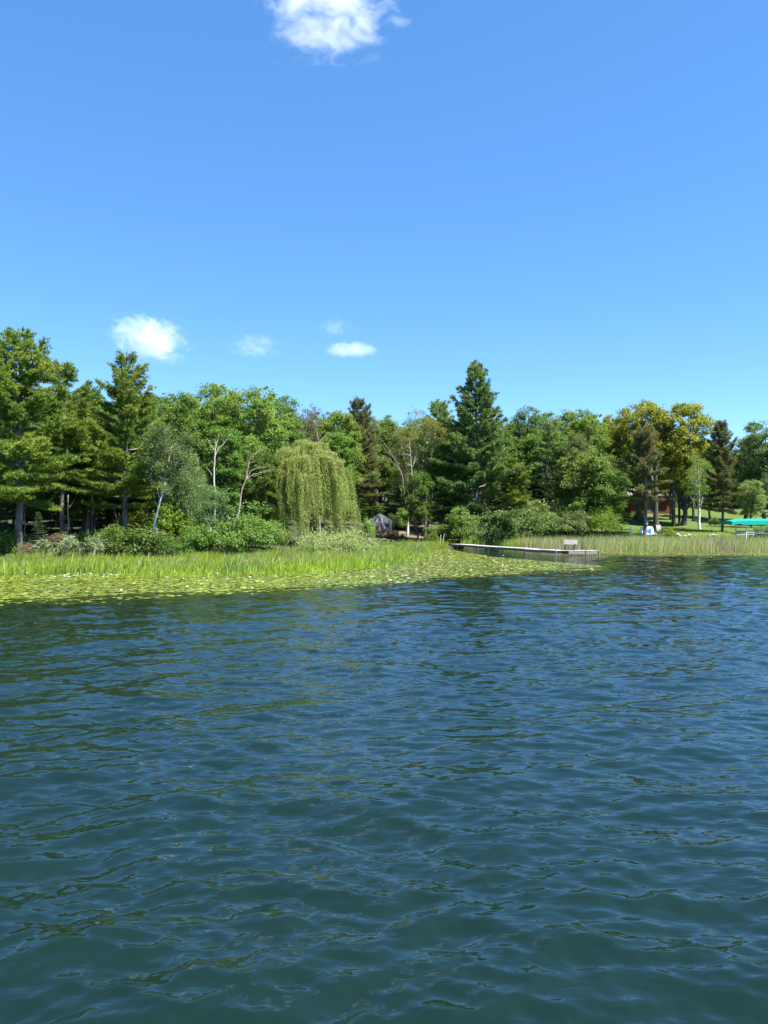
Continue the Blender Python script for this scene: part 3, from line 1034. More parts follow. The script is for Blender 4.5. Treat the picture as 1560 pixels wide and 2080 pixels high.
T(K['grey_a'], 'maple_tree', 'low leafy tree above the boat canopy', 'maple tree', 1528, 94, 975, rz=2.4, sx=1.15)
T(K['oak_b'], 'oak_tree', 'shady oak on the lawn between brown pine and birch', 'oak tree', 1362, 106, 880, rz=1.4, sx=.9)
T(K['oak_a'], 'oak_tree', 'shady oak on the lawn between birch and dull pine', 'oak tree', 1442, 108, 895, rz=3.9, sx=.8)

for px_, d_, ty_, k_, lb_ in [(742, 108, 848, 'grey_b', 'green tree filling the gap beside the red pine behind the tent'), (772, 112, 853, 'oak_b', 'round green tree up the slope straight behind the tent'),
                              (808, 114, 856, 'grey_a', 'grey green tree behind the leaning bare birch'), (845, 116, 852, 'oak_a', 'green oak up the slope behind the white dead birch'), (702, 102, 842, 'oak_c', 'green oak between the willow top and the red pine')]:
    T(K[k_], 'oak_tree' if 'oak' in k_ else 'maple_tree', lb_, 'oak tree' if 'oak' in k_ else 'maple tree', px_, d_, ty_, rz=px_ * .37, sx=1.05)

# bushes
T(K['shrub_a'], 'shrub', 'leafy green bush at the foot of the leaning birch', 'bush', 286, 46.6, 1070, rz=.3, sx=1.05)
T(K['shrub_b'], 'shrub', 'leafy green bush below the pine under the cloud', 'bush', 232, 47.5, 1066, rz=1.3)
T(K['lime'], 'shrub', 'sunlit lime green bush behind the leaning birch', 'bush', 345, 52.5, 1028, rz=2.3, sx=.85)
T(K['lime'], 'shrub', 'lime green bush between pine trunk and leaning birch', 'bush', 266, 53, 1036, rz=3.6, sx=.75)
T(K['lime'], 'shrub', 'lime green bush on the slope behind the young birch', 'bush', 398, 59, 1045, rz=4.6)
T(K['shrub_b'], 'shrub', 'dense green bush at the foot of the young birch', 'bush', 400, 49, 1066, rz=2.0)
T(K['shrub_a'], 'shrub', 'dark green bush beside the lime bush at the shore', 'bush', 362, 48, 1093, rz=5.0)
T(K['shrub_b'], 'shrub', 'dark green bush below the pinkish dead tree', 'bush', 505, 50.5, 1046, rz=4.0, sx=1.15)
T(K['shrub_a'], 'shrub', 'green bush between young birch and pinkish dead tree', 'bush', 455, 49.8, 1062, rz=2.7)
T(K['shrub_b'], 'shrub', 'green bush under the strands of the willow', 'bush', 553, 54, 1058, rz=1.0)
T(K['shrub_a'], 'shrub', 'bush at the foot of the grey pine trunk', 'bush', 2, 45.5, 1078, rz=1.8, sx=.9)
T(K['brown_shrub'], 'shrub', 'brownish brush pile shaped bush between the grey pine trunks', 'bush', 117, 48, 1082, rz=.4, sx=.9)
T(K['shrub_a'], 'shrub', 'dark low bush between brown bush and pine under the cloud', 'bush', 172, 48.5, 1080, rz=3.1)
T(K['pale'], 'shrub', 'pale yellow green bush in front of the willow', 'bush', 700, 54.5, 1074, rz=.3, sx=1.0, base_dz=-.35)
T(K['pale'], 'shrub', 'smaller pale bush under the willow strands', 'bush', 652, 56, 1080, rz=2.1, sx=.9, base_dz=-.3)
T(K['bright_shrub'], 'shrub', 'leafy sapling in front of the tent', 'bush', 747, 80, 1052, rz=1.1, sx=.45)
T(K['shrub_a'], 'shrub', 'green bush between willow and sapling', 'bush', 722, 76, 1082, rz=2.1, sx=.8)
T(K['lime'], 'shrub', 'lime green bush at the end of the earth path', 'bush', 877, 80.5, 1080, rz=2.9, sx=.85)
T(K['shrub_a'], 'shrub', 'dark bush beside the orange timber platform', 'bush', 818, 85, 1084, rz=3.9, sx=.7)
T(K['bright_shrub'], 'shrub', 'bright sapling at the inner end of the dock', 'bush', 938, 81.5, 1033, rz=3.0, sx=.75)
T(K['dogwood'], 'shrub', 'round bright bush beside the dock sapling', 'bush', 968, 81.5, 1062, rz=.9, sx=.8)
for i, (px, d, ty, sx, lb) in enumerate([
        (1010, 83, 1040, 1.1, 'pale leaved bush below the tallest pine'),
        (1050, 83.5, 1052, 1.0, 'low pale leaved bush in the row behind the dock'),
        (1085, 84.5, 1022, .95, 'high bush of the row behind the dock'),
        (1128, 84, 1045, 1.0, 'pale leaved bush below the bright leaved tree'),
        (1165, 84, 1040, 1.0, 'dark leaved bush directly behind the bench')]):
    T(K['dogwood'], 'shrub', lb, 'bush', px, d, ty, rz=i * 1.7, sx=sx, group='bushes in the row behind the dock')
T(K['willow_shrub'], 'shrub', 'round feathery yellow green bush at the corner of the lawn', 'bush', 1222, 84.5, 1030, rz=1.0, sx=.95)
T(K['shrub_a'], 'shrub', 'clipped dark hedge bush below the red cabin', 'bush', 1268, 106, 1040, rz=1.0, sx=1.1, group='hedge bushes below the cabin')
T(K['shrub_a'], 'shrub', 'dark hedge bush next to the yellow flowering bush', 'bush', 1292, 106.5, 1041, rz=2.4, sx=1.1, group='hedge bushes below the cabin')
T(K['olive_b'] if 'olive_b' in K else K['lime'], 'shrub', 'yellow bush in front of the red cabin wall', 'bush', 1298, 108, 1034, rz=.6, sx=.6)
T(K['lime'], 'shrub', 'lime tuft behind the reeds beside the shore stones', 'bush', 1355, 85.0, 1071, rz=.6, sx=1.0)
T(K['shrub_b'], 'shrub', 'low bush on the lawn between birch and dull pine', 'bush', 1452, 96, 1050, rz=.6, sx=.9)
T(K['lime'], 'shrub', 'lime bush beneath the boat canopy', 'bush', 1546, 84.5, 1069, rz=3.6, sx=.9)
T(K['shrub_b'], 'shrub', 'bush beside the brown house wall', 'bush', 1512, 112, 1040, rz=3.6, sx=.9)

# ------------------------------------------------------------------ the wood that rises behind: every tree its own, look-alikes share a label per stretch
SKY = [(-260, 760), (-60, 760), (20, 790), (130, 780), (200, 790), (330, 800), (430, 800), (520, 810), (600, 835), (690, 846), (760, 856), (830, 862), (900, 842), (960, 842), (1050, 838), (1200, 842), (1260, 860), (1330, 862), (1420, 885), (1480, 895), (1560, 880), (1800, 850)]
STRETCH = [(-900, 200, 'behind the white pines'), (200, 330, 'behind the pine under the cloud'), (330, 540, 'behind the oaks of the skyline'), (540, 700, 'on the slope behind the willow'),
           (700, 860, 'far behind the tent'), (860, 1060, 'behind the tallest pine'), (1060, 1240, 'behind the bright leaved tree'), (1240, 1400, 'behind the golden maples'), (1400, 2400, 'behind the boat canopy')]
NAMES = {'oak_a': ('oak_tree', 'green oak', 'oak tree'), 'oak_b': ('oak_tree', 'green oak', 'oak tree'), 'oak_c': ('oak_tree', 'green oak', 'oak tree'), 'grey_a': ('maple_tree', 'grey green maple', 'maple tree'),
         'grey_b': ('maple_tree', 'grey green maple', 'maple tree'), 'pine_far': ('white_pine', 'bluish pine', 'pine tree'), 'aspen': ('aspen_tree', 'slim aspen', 'aspen tree'), 'spruce': ('spruce_tree', 'dark understorey spruce', 'spruce tree')}
rfu = random.Random(23)
for i in range(46):
    px = -150 + (i % 23) * 21.5 + rfu.uniform(-8, 8)
    d = (58 if i < 23 else 67) + rfu.uniform(-3, 4)
    k = rfu.choice(['oak_c', 'oak_b', 'spruce', 'spruce', 'oak_c'])
    where = next(q[2] for q in STRETCH if q[0] <= px < q[1])
    nm, lb, ct = ('spruce_tree', 'dense young spruce', 'spruce tree') if k == 'spruce' else ('oak_tree', 'low shaded young oak', 'oak tree')
    plant(K[k], nm, '%s in the wood %s' % (lb, where), ct, px, d, h=rfu.uniform(4.2, 7.0), rz=rfu.uniform(0, 6.28), sx=rfu.uniform(1.0, 1.3), group='%ss in the wood %s' % (lb, where))
rf = random.Random(17)
for row, (d0, step) in enumerate([(72, 60), (88, 58), (104, 52), (122, 46), (140, 42)]):
    px = -700 + row * 17
    while px < 2300:
        p = px + rf.uniform(-14, 14)
        x0 = xat(p, d0)
        d = max(d0, float(shore(x0)) + 20) + rf.uniform(-3, 5) if d0 < 110 else d0 + rf.uniform(-5, 6)
        x = xat(p, d)
        px += step * rf.uniform(.8, 1.25)
        lawn = 22 < x < 60
        if lawn and d < 118:
            continue
        if -5 < x < 11 and d < 116:
            continue
        if -13 < x < -3 and d < 72:
            continue
        kinds = ['oak_a', 'oak_b', 'oak_c', 'grey_a', 'grey_b', 'aspen', 'pine_far'] if p < 700 else ['grey_a', 'grey_b', 'oak_a', 'pine_far', 'aspen', 'grey_b', 'oak_c']
        k = rf.choice(kinds)
        top = np.interp(p, [s[0] for s in SKY], [s[1] for s in SKY]) + rf.uniform(0, 26) + (4 - row) * 5
        z = float(gz(x, d))
        h = zat(top, d) - z
        h = min(max(h, 7.0), 21.0)
        nm, lb, ct = NAMES[k]
        where = next(s[2] for s in STRETCH if s[0] <= p < s[1])
        plant(K[k], nm, '%s in the wood %s' % (lb, where), ct, p, d, h=h, rz=rf.uniform(0, 6.28), sx=rf.uniform(.8, 1.1), group='%ss in the wood %s' % (lb, where))
        # shade-loving young conifers and bushes below them
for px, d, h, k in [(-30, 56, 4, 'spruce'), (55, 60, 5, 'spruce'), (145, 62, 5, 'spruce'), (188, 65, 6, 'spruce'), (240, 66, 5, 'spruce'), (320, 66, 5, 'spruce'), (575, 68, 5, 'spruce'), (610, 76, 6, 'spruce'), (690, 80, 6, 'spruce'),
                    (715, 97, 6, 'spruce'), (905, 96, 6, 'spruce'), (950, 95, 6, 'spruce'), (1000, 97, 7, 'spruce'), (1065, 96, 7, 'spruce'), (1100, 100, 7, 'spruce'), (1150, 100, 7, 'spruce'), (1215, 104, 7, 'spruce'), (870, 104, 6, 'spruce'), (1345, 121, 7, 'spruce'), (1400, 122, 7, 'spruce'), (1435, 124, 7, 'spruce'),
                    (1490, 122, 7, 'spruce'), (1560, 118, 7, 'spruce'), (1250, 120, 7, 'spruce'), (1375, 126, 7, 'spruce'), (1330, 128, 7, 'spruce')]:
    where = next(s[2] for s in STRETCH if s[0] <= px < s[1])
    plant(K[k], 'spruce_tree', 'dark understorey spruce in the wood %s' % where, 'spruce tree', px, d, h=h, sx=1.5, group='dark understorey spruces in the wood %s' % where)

for i in range(64):
    px = -120 + i * 26.5 + rf.uniform(-9, 9)
    where = next(s[2] for s in STRETCH if s[0] <= px < s[1])
    d = float(shore(xat(px, 60))) + rf.uniform(9, 20) if px < 560 else (rf.uniform(100, 112) if px < 860 else rf.uniform(93, 101))
    x = xat(px, d)
    if 24 < x < 60:
        d = rf.uniform(119, 127)
    if -4 < x < 10 and d < 100 or px < 225:
        continue
    k = rf.choice(['shrub_a', 'shrub_b', 'shrub_b', 'lime'] if px < 600 else ['shrub_a', 'shrub_b', 'bright_shrub'])
    plant(K[k], 'shrub', 'understorey bush in the wood %s' % where, 'bush', px, d, h=rf.uniform(1.8, 3.6), sx=rf.uniform(.9, 1.2), group='understorey bushes in the wood %s' % where)


# ------------------------------------------------------------------ dead trees, drawn limb by limb
def dead_tree(label, d, limbs, mat, name='dead_tree', cat='dead tree', depth=.5, thin=.68):
    """limbs: [(photo points, thick radius, thin radius)]; first one is the trunk"""
    base = limbs[0][0][0]
    bx, bz = xat(base[0], d), float(gz(xat(base[0], d), d)) - .1
    t = thing(name, label, cat, (bx, d, bz))
    g = np.random.default_rng(int(base[0]))
    for i, (pts, r0, r1) in enumerate(limbs):
        P = []
        oy = 0.0
        dy = 0.0 if i == 0 else g.uniform(-depth, depth)
        for j, (px, y) in enumerate(pts):
            f = j / (len(pts) - 1)
            P.append((xat(px, d) - bx, dy * f * (1 if i else 0) + (math.sin(f * 3 + i) * .1 if i == 0 else 0), zat(y, d) - bz))
        if i == 0:
            P[0] = (P[0][0], P[0][1], min(P[0][2], 0.0))
        P = np.array(P)
        if i > 0:      # root the limb on the trunk
            tr = trunkP
            k = np.argmin(np.hypot(tr[:, 0] - P[0, 0], tr[:, 2] - P[0, 2]))
            P[:, 1] += tr[k, 1] - P[0, 1]
        # resample smoothly with a little crookedness
        n = max(5, 3 * len(P))
        u = np.linspace(0, len(P) - 1, n)
        Q = np.stack([np.interp(u, np.arange(len(P)), P[:, c]) for c in range(3)], 1)
        Q[1:-1] += g.normal(size=(n - 2, 3)) * (.018 if i else .012)
        if i == 0:
            trunkP = Q
        tv, tf = tubes([(Q, np.linspace(r0 * thin, r1 * thin, n))], 6)
        obj('trunk' if i == 0 else 'branch', mesh_np('dead_limb', tv, [tf], M[mat], True), t)
    return t


dead_tree('bare white dead tree with forked antler-like top', 55, [
    ([(437, 1085), (436, 1040), (437, 1000), (434, 985), (434, 955), (435, 932), (436, 915)], .13, .075),
    ([(436, 918), (438, 905), (441, 892), (443, 880)], .06, .015),
    ([(436, 925), (442, 911), (452, 902), (460, 890), (467, 880)], .06, .014),
    ([(434, 915), (429, 905), (425, 896), (421, 892)], .045, .012),
    ([(433, 944), (429, 938), (426, 935)], .035, .012), ([(434, 972), (425, 957), (418, 950)], .035, .010),
    ([(441, 893), (445, 887), (444, 884)], .022, .008), ([(452, 902), (462, 893), (468, 887)], .022, .008), ([(437, 905), (434, 895), (433, 888)], .02, .007)], 'bark_snag')
dead_tree('pinkish dead tree with limbs reaching towards the willow', 53, [
    ([(470, 1078), (475, 1062), (484, 1045), (488, 1010), (491, 995), (500, 970), (505, 935), (510, 925)], .12, .045),
    ([(508, 928), (516, 922), (524, 916), (532, 914), (539, 918)], .035, .010), ([(505, 935), (515, 925), (522, 917), (530, 913)], .03, .008),
    ([(500, 970), (510, 955), (520, 951), (532, 949), (546, 943)], .045, .010), ([(500, 972), (512, 963), (525, 960), (538, 956), (549, 953)], .045, .010),
    ([(500, 974), (508, 968), (522, 965), (536, 958)], .03, .009), ([(487, 1008), (484, 1003), (481, 1001)], .03, .010),
    ([(504, 945), (502, 930), (507, 917)], .02, .007), ([(505, 940), (514, 938), (522, 934)], .02, .006), ([(538, 956), (545, 956), (548, 960)], .015, .005)], 'bark_pink')
dead_tree('bare white dead birch standing by the earth path', 84, [
    ([(853, 1096), (846, 1080), (842, 1050), (840, 1010), (838, 975), (836, 945), (834, 920), (831, 890)], .14, .035),
    ([(834, 926), (829, 923), (821, 922), (813, 922)], .05, .012), ([(833, 910), (829, 907), (823, 904)], .04, .012), ([(836, 946), (831, 943), (826, 941)], .05, .014),
    ([(838, 947), (841, 940), (843, 932), (844, 925)], .05, .014), ([(840, 942), (845, 935), (847, 930)], .04, .012), ([(837, 955), (832, 953), (829, 951)], .035, .010)], 'bark_snag')
dead_tree('two stemmed bare grey birch leaning towards the willow', 86, [
    ([(826, 1075), (823, 1010), (818, 968), (811, 950), (800, 930), (786, 908), (772, 888)], .07, .018),
    ([(812, 955), (800, 940), (790, 930)], .05, .012), ([(800, 930), (786, 918), (776, 905)], .03, .010)], 'bark_snag', thin=.5)
dead_tree('grey bare limbs sticking up behind the willow', 66, [
    ([(652, 1050), (644, 960), (645, 910), (646, 890), (643, 872)], .10, .02),
    ([(645, 902), (652, 892), (662, 882), (676, 873)], .04, .010), ([(646, 895), (650, 882), (654, 870)], .03, .010), ([(648, 932), (660, 922), (672, 912)], .04, .010), ([(650, 920), (656, 914), (661, 908)], .025, .008)], 'bark_snag', thin=.5)
dead_tree('broken pale log leaning in the grass below the pines', 45, [([(187, 1117), (194, 1104), (206, 1086)], .11, .06), ([(203, 1092), (201, 1087)], .03, .02)], 'bark_pink', 'fallen_log', 'log', .1)
dead_tree('short white birch stump stem before the lime bush', 46.5, [([(313, 1112), (315, 1095), (319, 1072)], .075, .05)], 'bark_snag', 'birch_stump', 'stump', .1)
dead_tree('tangle of bare pinkish twigs against the pine under the cloud', 49.4, [
    ([(240, 1078), (237, 1058), (231, 1030)], .04, .012), ([(238, 1062), (242, 1048), (240, 1040)], .02, .006), ([(236, 1056), (230, 1046), (229, 1036)], .02, .006), ([(237, 1060), (231, 1058), (227, 1050)], .02, .006)], 'bark_pink', 'fallen_branch', 'branch', .3)
# thin and thick trunks in the shade whose crowns merge overhead
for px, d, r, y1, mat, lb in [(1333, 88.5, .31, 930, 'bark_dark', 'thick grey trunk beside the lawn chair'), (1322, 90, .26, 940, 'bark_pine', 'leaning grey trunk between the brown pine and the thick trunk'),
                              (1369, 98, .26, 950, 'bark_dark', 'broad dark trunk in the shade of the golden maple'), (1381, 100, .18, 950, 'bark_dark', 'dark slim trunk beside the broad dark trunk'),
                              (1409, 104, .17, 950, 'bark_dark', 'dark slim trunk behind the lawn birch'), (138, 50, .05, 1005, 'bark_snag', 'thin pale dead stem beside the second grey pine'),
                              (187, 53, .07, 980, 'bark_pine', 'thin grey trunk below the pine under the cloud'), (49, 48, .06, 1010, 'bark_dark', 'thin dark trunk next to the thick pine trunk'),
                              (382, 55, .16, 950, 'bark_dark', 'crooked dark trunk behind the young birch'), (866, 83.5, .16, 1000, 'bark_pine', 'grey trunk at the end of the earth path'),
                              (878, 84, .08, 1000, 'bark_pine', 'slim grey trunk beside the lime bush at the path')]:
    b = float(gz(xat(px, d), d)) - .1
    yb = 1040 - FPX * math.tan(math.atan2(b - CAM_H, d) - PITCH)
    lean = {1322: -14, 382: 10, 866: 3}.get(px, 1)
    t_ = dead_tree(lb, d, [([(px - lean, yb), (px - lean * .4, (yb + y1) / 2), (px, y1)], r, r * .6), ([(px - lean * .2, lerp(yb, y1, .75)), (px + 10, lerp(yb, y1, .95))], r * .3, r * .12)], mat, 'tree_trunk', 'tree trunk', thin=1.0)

# ------------------------------------------------------------------ reeds and lake grass
def blades(name, poly, n, h0, h1, w, mat, seed, lean=.25, dens=None, wind=(.13, .02)):
    g = np.random.default_rng(seed)
    P = np.array(poly)
    lo, hi = P.min(0), P.max(0)
    X = g.uniform(lo[0], hi[0], n * 6)
    Y = g.uniform(lo[1], hi[1], n * 6)
    ok = in_poly(poly, X, Y)
    if dens is not None:
        ok &= g.random(len(X)) < dens(X, Y)
    X, Y = X[ok][:n], Y[ok][:n]
    n = len(X)
    Z = np.maximum(gz(X, Y), -.02)
    hn = VNoise(seed + 5, 1.7)
    H = lerp(h0, h1, np.clip(hn(X + 200, Y + 200) * .65 + g.random(n) * .35, 0, 1)) * g.uniform(.6, 1.1, n)
    a = g.uniform(0, 6.28, n)
    l = np.abs(g.normal(size=n)) * lean * H
    tip = np.stack([X + np.cos(a) * l + wind[0] * H, Y + np.sin(a) * l + wind[1] * H, Z + H - l * .35], 1)
    b = np.stack([X, Y, Z - .05], 1)
    mid = b + (tip - b) * np.array([.35, .35, .58])
    s = g.uniform(0, 3.14, n)
    side = np.stack([np.cos(s), np.sin(s) * .5, np.zeros(n)], 1) * (w * g.uniform(.6, 1.3, n))[:, None] / 2
    V = np.stack([b - side, b + side, mid + side * .8, mid - side * .8, tip], 1).reshape(-1, 3)
    o = 5 * np.arange(n)[:, None]
    me = mesh_np(name, V, [o + np.array([[0, 1, 2, 3]]), o + np.array([[3, 2, 4]])], M[mat])
    return obj(name, me)


xs = np.linspace(-36, 7.6, 60)
R1 = [wp(*p) for p in [(-260, 1172), (-60, 1169), (40, 1167), (110, 1162), (180, 1159), (255, 1160), (300, 1168), (450, 1166), (600, 1163), (700, 1156), (780, 1149), (830, 1130), (870, 1119), (905, 1113), (925, 1110)]] + [(7.6, 80)] + [(x, float(shore(x)) + 1.6) for x in xs[::-1]]
edge = VNoise(31, 1.1)
edge2 = VNoise(32, 2.8)
o = blades('reeds', R1, 40000, .26, .90, .05, 'reed', 41, lean=.38, dens=lambda X, Y: np.clip(.15 + 1.1 * edge(X + 100, Y + 100), 0, 1) * np.clip(edge2(X * .8 + 100, Y + 100) * 2.2 - .25 + sstep(0, 5, Y - np.interp(X, FX, FY) - 12), .12, 1))
tag(o, 'bright green lake grass standing along the shore and in the bay', 'reeds', kind='stuff')
R0 = [wp(*p) for p in [(-260, 1186), (0, 1180), (150, 1174), (300, 1180), (450, 1176), (600, 1172), (700, 1164), (790, 1156), (850, 1142), (880, 1128), (870, 1119), (830, 1130), (780, 1144), (700, 1151), (600, 1158), (450, 1161), (255, 1160), (110, 1162), (-260, 1168)]]
o = blades('reeds', R0, 4200, .18, .75, .045, 'reed', 48, lean=.4, dens=lambda X, Y: np.clip(edge2(X + 40, Y + 140) * 3 - 1.1, .04, 1))
tag(o, 'sparse outlying tufts of lake grass among the lily pads', 'reeds', kind='stuff')
R2 = [(7.9, 79), wp(1000, 1112), wp(1080, 1114.5), wp(1140, 1117.0), wp(1190, 1118), wp(1215, 1119), wp(1300, 1121), wp(1460, 1122), wp(1800, 1122), (64, 82), (45, 84.6), (28, 84.6), (15, 82.6), (7.9, 80.5)]
o = blades('dry_reeds', R1, 2600, .5, 1.15, .035, 'dry_reed', 46, lean=.5)
tag(o, 'scattered dry straw coloured stems among the green lake grass', 'reeds', kind='stuff')
o = blades('dry_reeds', [(12, 64), (36, 61), (50, 62), (55, 80), (28, 83.5), (14, 80)], 2600, 1.1, 1.65, .035, 'dry_reed', 47, lean=.3)
tag(o, 'scattered dry straw coloured stems among the pale tall reeds', 'reeds', kind='stuff')
R2G = [(7.9, 79), wp(1000, 1112), wp(1080, 1114.5), wp(1085, 1107), wp(1080, 1100.8), (15, 82.6), (7.9, 80.5)]
o = blades('reeds', R2, 32000, .95, 1.6, .042, 'pale_reed', 43, lean=.17, dens=lambda X, Y: (.35 + .8 * edge(X + 10, Y + 60)) * np.clip((X - 9) / 5, .15, 1))
tag(o, 'pale tall reeds standing in the water behind the dock and below the lawn', 'reeds', kind='stuff')
o = blades('reeds', R2G, 5500, .9, 1.35, .034, 'reed', 44, lean=.2)
tag(o, 'fresh green reeds behind the inner half of the dock', 'reeds', kind='stuff')
LAWN = [(26, 84.2), (45, 84.2), (60, 82), (60, 96), (45, 98), (27, 96)]
o = blades('grass', LAWN, 14000, .10, .22, .035, 'reed', 45, lean=.4, dens=lambda X, Y: np.clip(1.1 - (Y - shore(X)) / 8, .15, 1))
tag(o, 'grass blades at the unmown edge of the lawn', 'grass', kind='stuff')

# ------------------------------------------------------------------ lily pads
def pad_geom(seed):
    """a round floating leaf with its notch and a slightly lifted rim"""
    g = np.random.default_rng(seed)
    n = 11
    a = np.linspace(.16, 2 * np.pi - .16, n)
    r = .5 * (1 + g.normal(size=n) * .04)
    lift = np.abs(g.normal(size=n)) * .018
    V = np.concatenate([[[0, 0, 0]], np.c_[np.cos(a) * r * .62, np.sin(a) * r * .62, np.full(n, .004)], np.c_[np.cos(a) * r, np.sin(a) * r, lift]])
    t = [(0, 1 + i, 2 + i) for i in range(n - 1)]
    q = [(1 + i, 1 + n + i, 2 + n + i, 2 + i) for i in range(n - 1)]
    return V, np.array(t), np.array(q)


def pad_light(seed):
    g = np.random.default_rng(seed + 50)
    n = 8
    a = np.linspace(.16, 2 * np.pi - .16, n)
    r = .5 * (1 + g.normal(size=n) * .06)
    V = np.concatenate([[[0, 0, 0]], np.c_[np.cos(a) * r, np.sin(a) * r, np.abs(g.normal(size=n)) * .025]])
    return V, np.array([(0, 1 + i, 2 + i) for i in range(n - 1)]), np.zeros((0, 4), int)


PG = [pad_geom(s) for s in range(5)]
PL_ = [pad_light(s) for s in range(5)]
pad_meshes = [[mesh_np('lily_pad', V, [t, q], M[m]) for m in ('pad', 'pad_dark')] for V, t, q in PG]
gp = np.random.default_rng(77)
bare = VNoise(51, 2.6)
bare2 = VNoise(52, .9)


def scatter(poly, n, keep):
    P = np.array(poly)
    X = gp.uniform(P[:, 0].min(), P[:, 0].max(), n)
    Y = gp.uniform(P[:, 1].min(), P[:, 1].max(), n)
    ok = in_poly(poly, X, Y) & (gp.random(n) < keep(X, Y))
    return X[ok], Y[ok]


def pkeep(X, Y):
    yf = np.interp(X, FX, FY)
    near = sstep(-.1, 2.6, Y - yf)
    b = bare(X + 120, Y * 1.8 + 120) * .55 + bare2(X + 60, Y * 2.2 + 60) * .45
    wob = np.clip((b - lerp(.56, .10, near)) * 6, 0, 1)
    return wob


XA, YA = scatter(PADS, 130000, pkeep)
XB, YB = scatter(PADS_R, 16000, lambda X, Y: .75 + 0 * X)
# a few strays on open water along the edge
ne = 260
te = gp.uniform(0, 1, ne)
XE = np.interp(te, np.linspace(0, 1, 11), FX[:11]) + gp.normal(size=ne) * .3
YE = np.interp(XE, FX, FY) - np.abs(gp.normal(size=ne)) * .45 + .1
PX = np.concatenate([XA, XB, XE])
PY = np.concatenate([YA, YB, YE])
S = gp.uniform(.09, .20, len(PX))
# thin out leaves that lie over each other too much
cell = {}
keep = []
for i in range(len(PX)):
    c = (int(PX[i] / .115), int(PY[i] / .125))
    if c in cell:
        continue
    cell[c] = 1
    keep.append(i)
PX, PY, S = PX[keep], PY[keep], S[keep]
dist = np.hypot(PX, PY)
inview = np.abs(np.arctan2(PX, PY)) < math.radians(25.5)
order = np.argsort(np.where(inview, dist / S, 1e9))
solo = order[:300]
rest = np.setdiff1d(np.arange(len(PX)), solo)
old = VNoise(53, 4.0)
darkp = np.clip((PX + 4) / 10, 0, .5) + (old(PX + 80, PY + 80) - .5)
for i in solo:
    dk = int(gp.random() < darkp[i])
    o = obj('lily_pad', pad_meshes[int(gp.integers(5))][dk], None, (PX[i], PY[i], .022 + gp.random() * .02), gp.uniform(0, 6.28))
    o.rotation_euler = (gp.normal() * .02, gp.normal() * .02, gp.uniform(0, 6.28))
    o.scale = (S[i], S[i], S[i])
    tag(o, 'round yellow green lily pad afloat at the open edge of the pad bed', 'lily pad', 'lily pads along the open edge')
for dk, mt in ((0, 'pad'), (1, 'pad_dark')):
    sel = rest[(gp.random(len(rest)) < darkp[rest]) == bool(dk)]
    VV, T3, T4 = [], [], []
    off = 0
    for v in range(5):
        ids = sel[v::5]
        V0, t0, q0 = PL_[v]
        n = len(ids)
        a = gp.uniform(0, 6.28, n)
        tilt = np.where(gp.random(n) < .05, gp.uniform(.08, .38, n), gp.uniform(0, .03, n))
        td = gp.uniform(0, 6.28, n)
        x = V0[None, :, 0] * np.cos(a)[:, None] - V0[None, :, 1] * np.sin(a)[:, None]
        y = V0[None, :, 0] * np.sin(a)[:, None] + V0[None, :, 1] * np.cos(a)[:, None]
        z = V0[None, :, 2] + (x * np.cos(td)[:, None] + y * np.sin(td)[:, None] + .35) * np.sin(tilt)[:, None]
        s = S[ids][:, None]
        W = np.stack([x * s + PX[ids][:, None], y * s + PY[ids][:, None], z * s + (.02 + gp.random(n) * .03)[:, None]], -1)
        m = len(V0)
        VV.append(W.reshape(-1, 3))
        oo = off + m * np.arange(n)[:, None, None]
        T3.append((oo + t0[None]).reshape(-1, 3))
        T4.append((oo + q0[None]).reshape(-1, 4))
        off += m * n
    o = obj('lily_pads', mesh_np('lily_pads', np.concatenate(VV), [np.concatenate(T3), np.concatenate(T4)], M[mt]))
    tag(o, ['mass of yellow green lily pads covering the bay', 'mass of darker lily pads between the grass and the dock'][dk], 'lily pads', kind='stuff')

# water lilies in flower
def lily_mesh():
    b = MB()
    for ring, (n, r, h, tilt) in enumerate([(8, .085, .012, .035), (7, .066, .018, .06), (5, .042, .024, .07)]):
        for k in range(n):
            a = 2 * math.pi * k / n + ring * .4
            c, s = math.cos(a), math.sin(a)
            w = r * .38
            b.add([(0, 0, h), (c * r * .55 - s * w, s * r * .55 + c * w, h + tilt * .35), (c * r, s * r, h + tilt), (c * r * .55 + s * w, s * r * .55 - c * w, h + tilt * .35)], [(0, 3, 2, 1)])
    return b.mesh('lily_petals', M['petal'])


def stamen_mesh():
    b = MB()
    for k in range(8):
        a = 2 * math.pi * k / 8
        b.cyl((0, 0, .02), (.018 * math.cos(a), .018 * math.sin(a), .055), .006, .004, 4)
    return b.mesh('lily_stamens', M['stamen'])


LP, LS = lily_mesh(), stamen_mesh()
spots = [(340, 1177), (247, 1205), (381, 1197), (513, 1199)]
for k in range(24):
    spots.append((random.gauss(150, 60), random.uniform(1167, 1177)))
for k in range(30):
    spots.append((random.uniform(840, 1060), random.uniform(1125, 1162)))
for k in range(22):
    spots.append((random.uniform(330, 840), random.uniform(1163, 1188)))
SPECIAL = {0: 'large white water lily alone amid yellow green pads below the lime bush', 1: 'white water lily near the open edge below the pine under the cloud'}
for k, (px, y) in enumerate(spots):
    x, yy = wp(px, y)
    sc = random.uniform(.5, .8) * (1.7 if k == 0 else 1)
    lb = SPECIAL.get(k, 'white water lily open among the pads near the dock' if px > 820 else ('white water lily in the cluster below the forked pine' if px < 320 and y < 1180 else 'white water lily open among the pads before the willow'))
    t = thing('water_lily', lb, 'water lily', (x, yy, .055), random.uniform(0, 6.28), 'white water lilies in the pad bed', (sc, sc, sc))
    obj('petal', LP, t)
    obj('stamen', LS, t)

